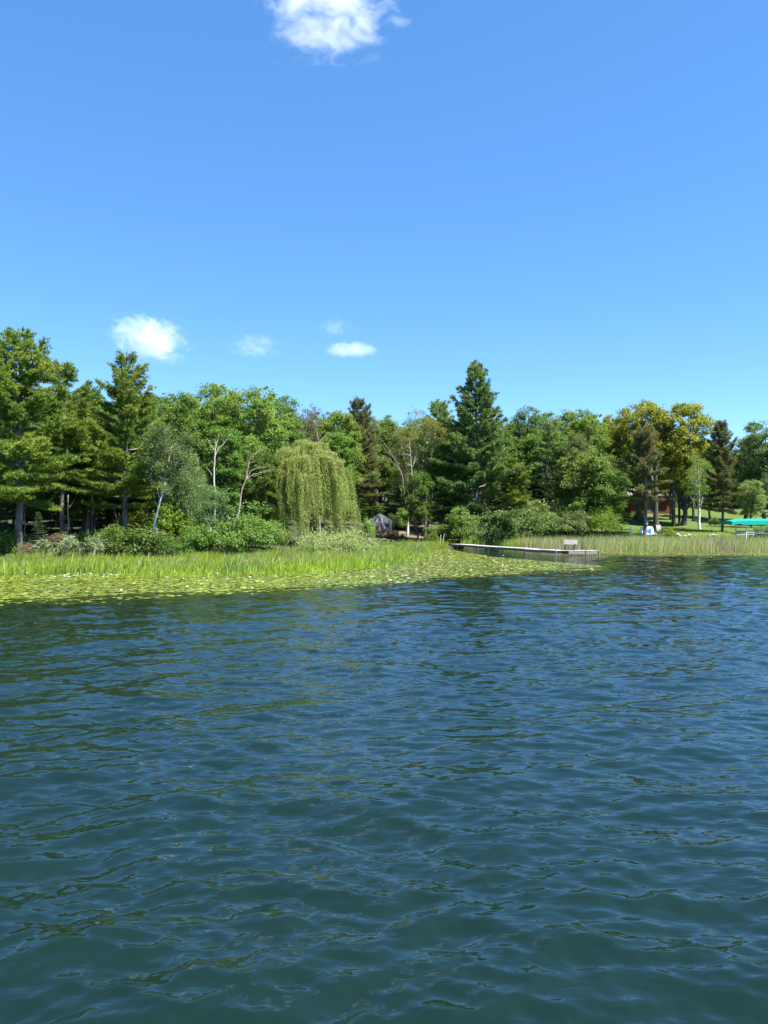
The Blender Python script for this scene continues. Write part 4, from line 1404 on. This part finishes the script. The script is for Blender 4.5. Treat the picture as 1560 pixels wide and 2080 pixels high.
# ------------------------------------------------------------------ dock of nine sections and an end platform
DH = .36
A = np.array([7.35, 80.6])
B = np.array([13.25, 56.9])
ang = math.atan2(B[1] - A[1], B[0] - A[0])
Ld = float(np.hypot(*(B - A)))
dock = thing('dock', 'long weathered grey wooden dock on pipe legs reaching out of the reeds', 'dock', (A[0], A[1], 0), ang)
NS = 9
sec = Ld / NS
DW = 1.15
rd = random.Random(5)
for i in range(NS):
    x0 = i * sec
    sag = rd.uniform(-.02, .02)
    b = MB()
    nb = 17
    for k in range(nb):       # cross boards
        b.box((x0 + (k + .5) * sec / nb, rd.uniform(-.01, .01), DH + sag + rd.uniform(-.004, .004)), (sec / nb - .012, DW + rd.uniform(-.02, .02), .035), bev=.005)
    s_ = obj('deck_section', b.mesh('deck_section', M['grey_wood']), dock)
    for sgn in (-1, 1):
        f = MB()
        f.box((x0 + sec / 2, sgn * (DW / 2 - .03), DH + sag - .115), (sec - .05, .045, .19), bev=.006)
        obj('side_board', f.mesh('side_board', M['side_wood_shade']), dock)
    c = MB()
    for k in (0.08, .5, .92):
        c.box((x0 + k * sec, 0, DH + sag - .11), (.05, DW - .12, .13))
    obj('joist', c.mesh('joist', M['dark_wood']), dock)
for i in range(NS + 1):
    for sgn in (-1, 1):
        p = MB()
        hi = DH + rd.choice([.04, .06, .10, .05, .28, .03])
        if i == NS and sgn < 0:
            hi = DH + .95
        p.cyl((i * sec, sgn * (DW / 2 + .035), -1.0), (i * sec + rd.uniform(-.03, .03), sgn * (DW / 2 + .035), hi), .028, n=8)
        p.box((i * sec, sgn * (DW / 2 + .012), DH - .11), (.11, .03, .17), bev=.004)
        obj('post', p.mesh('post', M['galv'], False), dock)
# end platform lies square across, to the viewer's right
plat = thing('dock_platform', 'square end platform of the grey dock carrying the bench', 'dock', (B[0] + .25, B[1] + .55, 0), math.radians(6))
PL, PW = 2.4, 1.5
b = MB()
nb = 20
for k in range(nb):
    b.box(((k + .5) * PL / nb, rd.uniform(-.01, .01), DH + .003 + rd.uniform(-.003, .003)), (PL / nb - .012, PW, .035), bev=.005)
obj('deck_section', b.mesh('platform_deck', M['grey_wood']), plat)
for sgn in (-1, 1):
    f = MB().box((PL / 2, sgn * (PW / 2 - .03), DH - .13), (PL - .06, .05, .22), bev=.006)
    obj('side_board', f.mesh('side_board', M['side_wood_shade']), plat)
for xx in (.04, PL - .04):
    f = MB().box((xx, 0, DH - .13), (.05, PW - .13, .22), bev=.006)
    obj('end_board', f.mesh('end_board', M['grey_wood']), plat)
for xx in (1.36, PL - .06):
    for sgn in (-1, 1):
        p = MB().cyl((xx, sgn * (PW / 2 + .03), -1.0), (xx, sgn * (PW / 2 + .03), DH + (1.0 if xx < 2 and sgn > 0 else .07)), .028, n=8)
        p.box((xx, sgn * (PW / 2 + .012), DH - .11), (.11, .03, .17), bev=.004)
        obj('post', p.mesh('post', M['galv']), plat)

bench = thing('bench', 'small weathered grey bench on the end of the dock', 'bench', (B[0] + .72, B[1] + .92, DH + .02), math.radians(4))
for zz in (.53, .70):
    obj('backrest_plank', MB().box((0, -.20, zz), (1.02, .03, .155), bev=.006).mesh('backrest_plank', M['bench_wood']), bench)
for yy in (-.09, .03, .15):
    obj('seat_plank', MB().box((0, yy, .42), (1.0, .11, .035), bev=.005).mesh('seat_plank', M['bench_wood']), bench)
for sx in (-.34, .34):
    obj('leg', MB().box((sx, .12, .20), (.09, .09, .40)).mesh('leg', M['dark_wood']), bench)
    obj('leg', MB().box((sx, -.17, .40), (.09, .035, .80)).mesh('leg', M['dark_wood']), bench)

# ------------------------------------------------------------------ tent on its timber platform, chair, path, stakes
TX, TY = xat(774, 95), 95.0
TZ = float(gz(TX, TY))
deck = thing('timber_platform', 'orange brown timber platform with steps under the canvas tent', 'platform', (TX + .35, TY - 1.2, TZ))
for k in range(-2, 4):
    obj('plank', MB().box((0, -1.0 + .02 * k, .02 + k * .155), (3.6, .06, .135), bev=.01).mesh('plank', M['orange_wood']), deck)
b = MB()
for k in range(22):
    b.box((0, -.85 + k * .16, .585), (3.6, .148, .04), bev=.005)
obj('deck', b.mesh('deck', M['orange_wood']), deck)
for k in range(3):
    obj('step', MB().box((.85, -1.25 - .28 * (2 - k), .12 + .16 * k), (1.1, .28, .05), bev=.006).mesh('step', M['orange_wood']), deck)
for sx in (-1.7, 1.7):
    obj('post', MB().box((sx, -.9, .1), (.12, .12, .9)).mesh('post', M['orange_wood']), deck)

tent = thing('canvas_tent', 'off white canvas wall tent under the dark spruce', 'tent', (TX - .1, TY - 1.1, TZ + .605), math.radians(3))
hw, wall, ridge, dep = 1.45, 1.25, 2.15, 3.0


def tent_skin():
    g = np.random.default_rng(9)
    nx, ny = 14, 10
    prof = []
    for k in range(5):
        prof.append((-hw + .02 * math.sin(k), wall * k / 4))
    for k in range(1, 7):
        prof.append((lerp(-hw, 0, k / 6), lerp(wall, ridge, k / 6) - .05 * math.sin(math.pi * k / 6)))
    full = prof + [(-x, z) for x, z in prof[-2::-1]]
    V, F = [], []
    for j in range(ny + 1):
        y = dep * j / ny
        sg = .04 * math.sin(math.pi * j / ny)
        for x, z in full:
            V.append((x + g.normal() * .012, y, z - sg * (z / ridge) + g.normal() * .006))
    m = len(full)
    for j in range(ny):
        for k in range(m - 1):
            a = j * m + k
            F.append((a, a + 1, a + m + 1, a + m))
    return MB().add(V, F).mesh('tent_skin', M['canvas'], True)


obj('canopy', tent_skin(), tent)
b = MB()           # gable with open doorway, thickness by a folded hem
g0 = [(-hw, 0), (-hw, wall), (0, ridge), (hw, wall), (hw, 0), (.9, 0), (0, 1.62), (-.9, 0)]
b.add([(x, .02, z) for x, z in g0] + [(x, .06, z) for x, z in g0], [(0, 1, 2, 6, 7), (6, 2, 3, 4, 5), (15, 14, 10, 9, 8), (13, 12, 11, 10, 14)] + [(i, (i + 1) % 8, (i + 1) % 8 + 8, i + 8) for i in range(8)])
obj('gable', b.mesh('gable', M['canvas']), tent)
obj('screen_door', MB().add([(-.9, .09, 0), (.9, .09, 0), (0, .09, 1.62), (-.9, .11, 0), (.9, .11, 0), (0, .11, 1.62)], [(0, 1, 2), (5, 4, 3), (0, 3, 4, 1), (1, 4, 5, 2), (2, 5, 3, 0)]).mesh('screen_door', M['beige']), tent)
b = MB()           # door flap tied back
b.add([(.05, -.02, 1.55), (.95, -.05, 0.02), (.62, -.16, .02), (.40, -.12, .55), (.05, 0.0, 1.50)], [(0, 1, 2, 3, 4)])
obj('door_flap', b.mesh('door_flap', M['canvas']), tent)
obj('ridge_pole', MB().cyl((0, -.18, ridge + .03), (0, dep + .15, ridge + .03), .035).mesh('ridge_pole', M['grey_wood']), tent)
for sx in (-1, 1):
    obj('guy_rope', MB().cyl((sx * hw, 0, wall), (sx * (hw + .35), -.15, .02), .012, n=5).mesh('guy_rope', M['canvas']), tent)

ch = thing('camp_chair', 'dark folding camp chair beside the tent door', 'chair', (TX + .78, TY - 1.75, TZ + .605), math.radians(15))
obj('seat', MB().box((0, 0, .40), (.5, .45, .03), bev=.01).mesh('seat', M['charcoal']), ch)
obj('backrest', MB().box((0, .22, .66), (.5, .03, .42), rx=-.2, bev=.01).mesh('backrest', M['charcoal']), ch)
for sx in (-.23, .23):
    obj('leg', MB().cyl((sx, -.2, 0), (sx, .2, .42), .014).mesh('leg', M['charcoal']), ch)
    obj('leg', MB().cyl((sx, .2, 0), (sx, -.2, .42), .014).mesh('leg', M['charcoal']), ch)
    obj('armrest', MB().box((sx, 0, .60), (.05, .42, .025), bev=.005).mesh('armrest', M['charcoal']), ch)


def strip(name, pts, widths, mat, dz=.012):
    """a path laid on the terrain"""
    V, F = [], []
    m = 7
    pts = np.array(pts, float)
    u = np.linspace(0, len(pts) - 1, 40)
    P = np.stack([np.interp(u, np.arange(len(pts)), pts[:, c]) for c in range(2)], 1)
    W = np.interp(u, np.arange(len(pts)), widths)
    g = np.random.default_rng(2)
    for i in range(40):
        for k in range(m):
            x = P[i, 0] + (k / (m - 1) - .5) * W[i] + (g.normal() * .15 if k in (0, m - 1) else 0)
            V.append((x, P[i, 1], float(gz(x, P[i, 1])) + dz))
    for i in range(39):
        for k in range(m - 1):
            a = i * m + k
            F.append((a, a + 1, a + m + 1, a + m))
    o = obj(name, MB().add(V, F).mesh(name, M[mat], True))
    o['kind'] = 'structure'
    return o


strip('path', [(3.5, 80), (3.8, 90), (3.6, 100), (4.4, 110), (6.5, 122)], [2.4, 4.0, 5.5, 5.0, 4.0], 'path', .05)

for i, (px, tilt, h, lb) in enumerate([(893, .12, .75, 'short leaning pale stake beside the inner end of the dock'), (897.5, .22, .85, 'longer leaning pale stake beside the inner end of the dock')]):
    x = xat(px, 79.5)
    z = float(gz(x, 79.5))
    o = obj('wooden_stake', MB().box((0, 0, h / 2), (.06, .06, h + .2), bev=.008).mesh('wooden_stake', M['grey_wood']), None, (x, 79.5, max(z, 0) + .35))
    o.rotation_euler = (0, tilt, .3)
    o.location.z = max(z, 0)
    o.scale.z = 1.35
    tag(o, lb, 'stake')

# ------------------------------------------------------------------ the garden on the right-hand shore
def on(px, d, dz=0.0):
    x = xat(px, d)
    return (x, d, float(gz(x, d)) + dz)


# red cabin
cab = thing('red_cabin', 'dark red wooden cabin behind the brown pine trunk', 'cabin', on(1282, 114, -.15), math.radians(-4))
CWd, CDp, CHt = 5.6, 4.5, 2.75
b = MB()
for k in range(15):
    z = .02 + k * CHt / 15
    b.box((CWd / 2, -.02, z + CHt / 30), (CWd, .07, CHt / 15 - .008), rx=-.12)
    b.box((-.02, CDp / 2, z + CHt / 30), (.07, CDp, CHt / 15 - .008), ry=.12)
    b.box((CWd + .02, CDp / 2, z + CHt / 30), (.07, CDp, CHt / 15 - .008), ry=-.12)
b.box((CWd / 2, CDp / 2, CHt / 2), (CWd - .06, CDp - .06, CHt))
obj('wall', b.mesh('cabin_wall', M['red_wood']), cab)
b = MB()
for k in range(10):
    y = -.6 + k * (CDp + 1.0) / 10
    b.box((CWd / 2, y + .28, CHt + .12 + k * .13), (CWd + .9, .60, .05), rx=.23)
obj('roof', b.mesh('cabin_roof', M['roof']), cab)
obj('fascia', MB().box((CWd / 2, -.62, CHt + .02), (CWd + .9, .04, .14)).mesh('fascia', M['roof']), cab)
for wx in (.75, 3.9):
    w = obj('window', MB().box((wx, -.075, 1.95), (.9, .05, .75)).mesh('window_frame', M['dark_wood']), cab)
    obj('pane', MB().box((wx, -.106, 1.95), (.78, .012, .63)).mesh('pane', M['glass']), w)
dr = obj('door', MB().box((2.4, -.08, 1.0), (.95, .06, 2.0)).mesh('door', M['dark_wood']), cab)
obj('handle', MB().cyl((2.75, -.12, 1.0), (2.75, -.16, 1.0), .03).mesh('handle', M['galv']), dr)
lean = MB().box((-.75, .9, 1.65), (1.5, 1.9, .07), ry=-.25)
obj('porch_roof', lean.mesh('porch_roof', M['roof']), cab)
obj('porch_post', MB().box((-1.3, .1, .75), (.1, .1, 1.5)).mesh('porch_post', M['red_wood']), cab)

# brown house with hipped roof
hs = thing('brown_house', 'low house with tan hipped roof behind the dull pine', 'house', on(1466, 121, -.2), math.radians(2))
HW, HD, HH = 4.0, 4.0, .9
obj('wall', MB().box((HW / 2, HD / 2, HH / 2), (HW, HD, HH)).mesh('house_wall', M['tan']), hs)
o_ = .35
obj('roof', MB().add([(-o_, -o_, HH), (HW + o_, -o_, HH), (HW + o_, HD + o_, HH), (-o_, HD + o_, HH), (.5, HD / 2, HH + 1.35), (HW - 1.9, HD / 2, HH + 1.35), (-o_, -o_, HH - .1), (HW + o_, -o_, HH - .1), (HW + o_, HD + o_, HH - .1), (-o_, HD + o_, HH - .1)],
                      [(0, 1, 5, 4), (1, 2, 5), (2, 3, 4, 5), (3, 0, 4), (0, 6, 7, 1), (1, 7, 8, 2), (2, 8, 9, 3), (3, 9, 6, 0), (9, 8, 7, 6)]).mesh('house_roof', M['tan']), hs)
w = obj('window', MB().box((1.2, -.03, .5), (.8, .06, .6)).mesh('window_frame', M['white_metal']), hs)
obj('pane', MB().box((1.2, -.066, .5), (.7, .012, .5)).mesh('pane', M['glass']), w)


# white and blue inflatable mat leaning against the pine
def pillow(w, h, t, n=18, pw=.22):
    """rounded cushion, flat in x-z, thick along y"""
    b = MB()
    V = []
    for side in (-1, 1):
        for j in range(n + 1):
            for i in range(n + 1):
                u, v = i / n * 2 - 1, j / n * 2 - 1
                # squircle outline
                uu = u * math.sqrt(1 - .22 * v * v)
                vv = v * math.sqrt(1 - .22 * u * u)
                e = (1 - abs(u) ** 6) * (1 - abs(v) ** 6)
                rib = .82 if max(abs(u), abs(v)) < .70 else 1.0
                V.append((uu * w / 2, side * t / 2 * max(0, e) ** .5 * rib, vv * h / 2))
    F = []
    m = (n + 1) ** 2
    for s in (0, 1):
        for j in range(n):
            for i in range(n):
                a = s * m + j * (n + 1) + i
                q = (a, a + 1, a + n + 2, a + n + 1)
                F.append(q if s == 0 else q[::-1])
    return b.add(V, F)


mat_ = thing('water_mat', 'white rounded inflatable water mat with blue centre leaning by the pine', 'water mat', on(1314, 85.3, .50))
mat_.rotation_euler = (math.radians(-12), 0, math.radians(3))
obj('cushion', pillow(1.52, 1.02, .24).mesh('cushion', M['white_vinyl'], True), mat_)
blue = [(-.44, .05), (-.40, .24), (-.10, .22), (.12, .10), (.28, .30), (.42, .30), (.44, .02), (.38, -.34), (.24, -.30), (.08, -.12), (-.08, -.18), (-.40, -.30)]
b = MB()
b.add([(x, -.128, z) for x, z in blue] + [(x, -.09, z) for x, z in blue], [tuple(range(len(blue)))[::-1]] + [(i, (i + 1) % 12, (i + 1) % 12 + 12, i + 12) for i in range(12)])
obj('blue_panel', b.mesh('blue_panel', M['blue']), mat_)
for sx in (-.5, .5):
    obj('handle', MB().cyl((sx - .12, -.13, -.40), (sx + .12, -.13, -.40), .02).mesh('handle', M['blue']), mat_)

# low rail with white post
fence = thing('rail_fence', 'short low rail ending in a white post at the lawn edge', 'fence', on(1281, 85.2))
obj('post', MB().box((0, 0, .42), (.12, .12, 1.15), bev=.01).mesh('post', M['white_metal']), fence)
obj('post', MB().box((-1.0, .15, .35), (.09, .09, .9), bev=.01).mesh('post', M['grey_wood']), fence)
obj('rail', MB().box((-.52, .075, .70), (.98, .05, .09), rz=-.15, bev=.008).mesh('rail', M['grey_wood']), fence)

# lawn chair
lc = thing('lawn_chair', 'grey slatted lawn chair facing the lake beside the thick trunk', 'chair', on(1341, 86.2), math.radians(12))
for k in range(5):
    obj('back_slat', MB().box((-.24 + k * .12, .28, .66), (.10, .022, .72), rx=-.35, bev=.006).mesh('back_slat', M['grey_wood']), lc)
for k in range(4):
    obj('seat_slat', MB().box((0, -.28 + k * .13, .40 - k * .035), (.58, .11, .022), rx=-.26, bev=.005).mesh('seat_slat', M['grey_wood']), lc)
for sx in (-.34, .34):
    obj('armrest', MB().box((sx, -.02, .58), (.12, .72, .025), bev=.006).mesh('armrest', M['grey_wood']), lc)
    obj('leg', MB().box((sx, -.30, .28), (.035, .09, .58)).mesh('leg', M['grey_wood']), lc)
    obj('leg', MB().box((sx * .88, .12, .20), (.03, .95, .10), rx=.30).mesh('leg', M['grey_wood']), lc)

bh = thing('birdhouse', 'small grey nesting box on the brown pine trunk', 'birdhouse', on(1313.5, 84.0, 2.35))
obj('box', MB().box((0, 0, 0), (.24, .2, .42), bev=.006).mesh('birdhouse_box', M['grey_wood']), bh)
obj('roof', MB().box((0, -.03, .235), (.30, .30, .03), rx=-.15).mesh('birdhouse_roof', M['grey_wood']), bh)
obj('entrance', MB().cyl((0, -.10, .06), (0, -.108, .06), .03, n=10).mesh('entrance', M['charcoal']), bh)
obj('bracket', MB().box((-.08, .16, 0), (.06, .20, .3)).mesh('bracket', M['grey_wood']), bh)


def rock(seed, s):
    g = np.random.default_rng(seed)
    import bmesh
    bm = bmesh.new()
    bmesh.ops.create_icosphere(bm, subdivisions=2, radius=1)
    for v in bm.verts:
        d = v.co.normalized()
        k = 1 + .22 * math.sin(d.x * 3 + seed) * math.cos(d.y * 4 + seed * 2) + .12 * math.sin(d.z * 6 + seed) + g.normal() * .04
        v.co = Vector((d.x * k, d.y * k * .8, d.z * k * .62))
    me = bpy.data.meshes.new('shore_stone')
    bm.to_mesh(me)
    bm.free()
    me.materials.append(M['stone'])
    return me


RK = [rock(s, 1) for s in range(4)]
for k, (px, s) in enumerate([(1330, .28), (1338, .22), (1349, .30), (1346, .18), (1362, .16), (1374, .34), (1381, .24), (1391, .20), (1400, .26), (1410, .24), (1324, .2), (1440, .2), (1450, .24)]):
    d = 85.25 + random.uniform(-.2, .3)
    o = obj('shore_stone', RK[k % 4], None, on(px, d, s * .35), random.uniform(0, 6))
    o.scale = (s * 1.3, s, s)
    tag(o, 'pale stone lying along the shore of the lawn behind the reeds' if k != 5 else 'largest pale stone on the lawn shore beside the lime tuft', 'stone', 'stones along the lawn shore')

# boat lift with teal canopy
BX, BY = xat(1476, 79), 79.0
lift = thing('boat_lift', 'white boat lift with teal canopy standing among the reeds', 'boat lift', (BX, BY, 0), math.radians(-2))
CL, CWi = 7.2, 2.9


def canopy_mesh():
    n, m = 28, 10
    V, F = [], []
    for j in range(m + 1):
        v = j / m * 2 - 1
        for i in range(n + 1):
            u = i / n
            endr = min(1, u / .13, (1 - u) / .13)
            ridge_ = 2.98 - .20 * (1 - min(1, endr)) - .20 * v * v * (.6 + .4 * endr)
            bow = .010 * math.sin(u * 44) * (1 - abs(v))
            inset = .40 * max(0, 1 - u / .06) * 0
            V.append((u * CL, v * CWi / 2, ridge_ + bow))
    for j in range(m):
        for i in range(n):
            a = j * (n + 1) + i
            F.append((a, a + 1, a + n + 2, a + n + 1))
    o0 = len(V)
    ring = [j * (n + 1) for j in range(m + 1)][::-1] + list(range(1, n + 1)) + [j * (n + 1) + n for j in range(1, m + 1)] + [m * (n + 1) + i for i in range(n - 1, 0, -1)]
    for r in ring:
        x, y, z = V[r]
        tz = .42 if .13 < x / CL < .87 else .30
        V.append((x + (.10 if x > CL / 2 else -.10) * (1 if x in (0, CL) else 0), y * 1.03, z - tz + .008 * math.sin(x * 5)))
    k = len(ring)
    for i in range(k):
        F.append((ring[i], o0 + i, o0 + (i + 1) % k, ring[(i + 1) % k]))
    return MB().add(V, F).mesh('canopy', M['teal'])


cn = canopy_mesh()
co = obj('canopy', cn, lift)
for xx in (1.45, 4.05, 6.4):
    for sy in (-1, 1):
        obj('post', MB().box((xx, sy * 1.25, .95), (.085, .085, 3.4), bev=.008).mesh('post', M['white_metal']), lift)
for sy in (-1, 1):
    obj('beam', MB().box((3.6, sy * 1.25 - sy * .075, 1.50), (5.4, .06, .10), bev=.006).mesh('beam', M['white_metal']), lift)
    obj('beam', MB().box((3.6, sy * 1.25 + sy * .075, 2.62), (6.6, .05, .07), bev=.006).mesh('beam', M['white_metal']), lift)
for xx in (1.52, 3.98):
    obj('cross_beam', MB().box((xx, 0, 1.60), (.08, 2.3, .08), bev=.006).mesh('cross_beam', M['white_metal']), lift)
for sy in (-.6, .6):
    obj('bunk', MB().box((3.0, sy, 1.70), (3.6, .12, .10), bev=.006).mesh('bunk', M['grey_wood']), lift)
obj('guide_post', MB().box((3.2, -1.05, 1.80), (.06, .06, .7)).box((2.98, -1.05, 1.60), (.5, .12, .16)).mesh('guide_post', M['white_metal']), lift)
for k in range(7):
    u = .5 + k * 1.03
    obj('roof_bow', MB().box((u, 0, 2.66), (.03, 2.6, .03)).mesh('roof_bow', M['white_metal']), lift)

# weathered raised dock section stored on the shore behind the lift
sd_ = thing('dock_section', 'weathered dock section on a white frame beneath the boat canopy', 'dock', on(1488, 82.8))
zb = 1.30 - sd_.location.z
b = MB()
for k in range(14):
    b.box((.08 + k * .15, 0, zb + .30), (.135, 1.1, .035), bev=.004)
obj('deck', b.mesh('deck', M['grey_wood']), sd_)
obj('side_board', MB().box((1.05, -.57, zb + .03), (2.1, .035, .05)).mesh('side_board', M['white_metal']), sd_)
obj('side_board', MB().box((1.05, -.57, zb + .245), (2.1, .035, .06)).mesh('side_board', M['white_metal']), sd_)
obj('gap_shade', MB().box((1.05, 0, zb + .14), (2.0, .9, .14)).mesh('gap_shade', M['charcoal']), sd_)  # dark block standing in for the shadowed gap under the deck
for xx in (.1, 1.05, 2.0):
    obj('leg', MB().box((xx, -.48, zb * .5 - .1), (.06, .06, zb + .5)).mesh('leg', M['white_metal']), sd_)

# ------------------------------------------------------------------ small things on the pine shore
def arch_grass(seed, n=16, R=.9, H=1.2):
    g = np.random.default_rng(seed)
    V, F = [], []
    for k in range(n):
        a = g.uniform(-1.0, 1.0) + (0 if g.random() < .8 else math.pi)
        h = H * g.uniform(.7, 1.05)
        r = R * g.uniform(.4, 1.1)
        s = np.linspace(0, 1, 10)
        P = np.c_[np.cos(a) * r * s ** 1.6, np.sin(a) * r * s ** 1.6, h * np.sin(s * 2.15) / math.sin(1.57)]
        for i in range(2, 10):
            for q in range(5):
                p = P[i] + g.normal(size=3) * .03
                d = unit(np.array([math.cos(a) * .8 + g.normal() * .3, math.sin(a) * .8 + g.normal() * .3, -.35 + g.normal() * .4]))
                sd2 = unit(np.cross(d, g.normal(size=3))) * .016
                L = g.uniform(.18, .36)
                o = len(V)
                V += [p - sd2, p + sd2, p + d * L]
                F.append((o, o + 1, o + 2))
        # stem
        for i in range(9):
            o = len(V)
            sd2 = np.array([0, .012, 0])
            V += [P[i] - sd2, P[i] + sd2, P[i + 1] + sd2, P[i + 1] - sd2]
            F.append((o, o + 1, o + 2, o + 3))
    return MB().add(V, F).mesh('arching_grass', M['arch_grass'])


for px, d, s, rz, lb in [(117, 43.6, 1.5, .2, 'largest clump of pale arching grass between the grey pine trunks'), (165, 44.0, 1.4, .5, 'clump of pale arching grass beside the leaning log'), (33, 43.5, .6, .3, 'small pale arching grass before the thick pine trunk')]:
    o = obj('arching_grass', arch_grass(int(px)), None, on(px, d), rz)
    o.scale = (s, s, s)
    tag(o, lb, 'grass clump')


def plume(seed):
    g = np.random.default_rng(seed)
    lines = []
    P = []
    for k in range(26):
        a = g.uniform(0, 6.28)
        e = np.array([math.cos(a) * g.uniform(.1, .55), math.sin(a) * g.uniform(.1, .4), g.uniform(.8, 1.15)])
        lines.append((e * np.linspace(0, 1, 4)[:, None], np.linspace(.008, .004, 4)))
        P.append(e + g.normal(size=(26, 3)) * np.array([.06, .06, .10]))
    P = np.concatenate(P)
    V, F = leaf_quads(P, unit(g.normal(size=P.shape)), .07, .04, g)
    tv, tf = tubes(lines, 4)
    return mesh_np('plume', V, [F], M['dead_plume']), mesh_np('plume_stem', tv, [tf], M['arch_grass'])


a_, b_ = plume(3)
t = thing('dead_weed', 'tuft of withered pink brown weeds beside the thick pine trunk', 'weed', on(54, 43.4, .15))
obj('plume', a_, t)
obj('stem', b_, t)
bx = thing('storage_box', 'small dark box with lid half hidden in grass below the pines', 'box', on(84, 42.9, .22), .2)
obj('body', MB().box((0, 0, .24), (.32, .26, .5), bev=.02).mesh('box_body', M['charcoal']), bx)
obj('lid', MB().box((0, 0, .52), (.36, .30, .05), bev=.015).mesh('box_lid', M['charcoal']), bx)


# ------------------------------------------------------------------ clouds
def cloud(label, px, y, height, w, h, seed, dens, thresh, scale, slant=0.0):
    """a puff of vapour: density from noise inside a soft ellipsoid"""
    d = height / math.tan(elev(y))
    slantd = math.hypot(d, height)
    W, Hh = w / FPX * slantd, h / FPX * slantd
    m = bpy.data.materials.new('cloud vapour')
    m.use_nodes = True
    nt = m.node_tree
    nt.nodes.clear()
    out = nt.nodes.new('ShaderNodeOutputMaterial')
    L = nt.links.new
    tc = N(nt, 'ShaderNodeTexCoord')
    vl = N(nt, 'ShaderNodeVectorMath', operation='LENGTH')
    L(tc.outputs['Object'], vl.inputs[0])
    mp = N(nt, 'ShaderNodeMapping')
    mp.inputs['Location'].default_value = (seed * 3.1, seed * 1.7, seed * 2.3)
    mp.inputs['Scale'].default_value = (1, 1, h / w * 1.5)
    L(tc.outputs['Object'], mp.inputs['Vector'])
    nz = N(nt, 'ShaderNodeTexNoise')
    nz.inputs['Scale'].default_value = scale
    nz.inputs['Detail'].default_value = 7
    nz.inputs['Roughness'].default_value = .66
    nz.inputs['Distortion'].default_value = .6
    L(mp.outputs[0], nz.inputs['Vector'])
    # density = clamp(noise - thresh - radius^2 * k)
    sq = N(nt, 'ShaderNodeMath', operation='POWER')
    sq.inputs[1].default_value = 2.0
    L(vl.outputs['Value'], sq.inputs[0])
    ml = N(nt, 'ShaderNodeMath', operation='MULTIPLY_ADD')
    ml.inputs[1].default_value = -.36
    ml.inputs[2].default_value = -thresh + .12
    L(sq.outputs[0], ml.inputs[0])
    ad = N(nt, 'ShaderNodeMath', operation='ADD')
    L(ml.outputs[0], ad.inputs[0])
    L(nz.outputs['Fac'], ad.inputs[1])
    mu = N(nt, 'ShaderNodeMath', operation='MULTIPLY')
    mu.use_clamp = False
    mu.inputs[1].default_value = dens * 6
    mx = N(nt, 'ShaderNodeMath', operation='MAXIMUM')
    mx.inputs[1].default_value = 0
    L(ad.outputs[0], mx.inputs[0])
    L(mx.outputs[0], mu.inputs[0])
    vs = N(nt, 'ShaderNodeVolumePrincipled')
    vs.inputs['Color'].default_value = (1, 1, 1, 1)
    vs.inputs['Anisotropy'].default_value = 0.0
    L(mu.outputs[0], vs.inputs['Density'])
    L(vs.outputs[0], out.inputs['Volume'])
    m.cycles.volume_step_rate = .35
    b = MB()
    import bmesh
    bm = bmesh.new()
    bmesh.ops.create_icosphere(bm, subdivisions=3, radius=1.0)
    me = bpy.data.meshes.new('cloud')
    bm.to_mesh(me)
    bm.free()
    me.materials.append(m)
    o = obj('cloud', me, None, (xat(px, d), d, height))
    o.scale = (W / 2, W / 2.6, Hh / 2)
    o.rotation_euler = (elev(y), slant, 0)
    tag(o, label, 'cloud')
    return o


cloud('large ragged white cloud high overhead', 662, 16, 1200, 360, 250, 1.0, .0085, .525, 3.4)
cloud('rounded white cloud above the pointed pine', 303, 688, 1200, 215, 122, 2.0, .0040, .46, 2.8, .25)
cloud('faint wispy cloud streak between the rounded cloud and the flat cloud', 518, 702, 1200, 150, 80, 3.4, .0015, .50, 3.8)
cloud('small flat white cloud low over the willow', 714, 710, 1200, 135, 42, 4.0, .0034, .44, 2.4)
cloud('faint wisp just above the small flat cloud', 680, 665, 1200, 100, 60, 5.2, .0015, .50, 3.6)
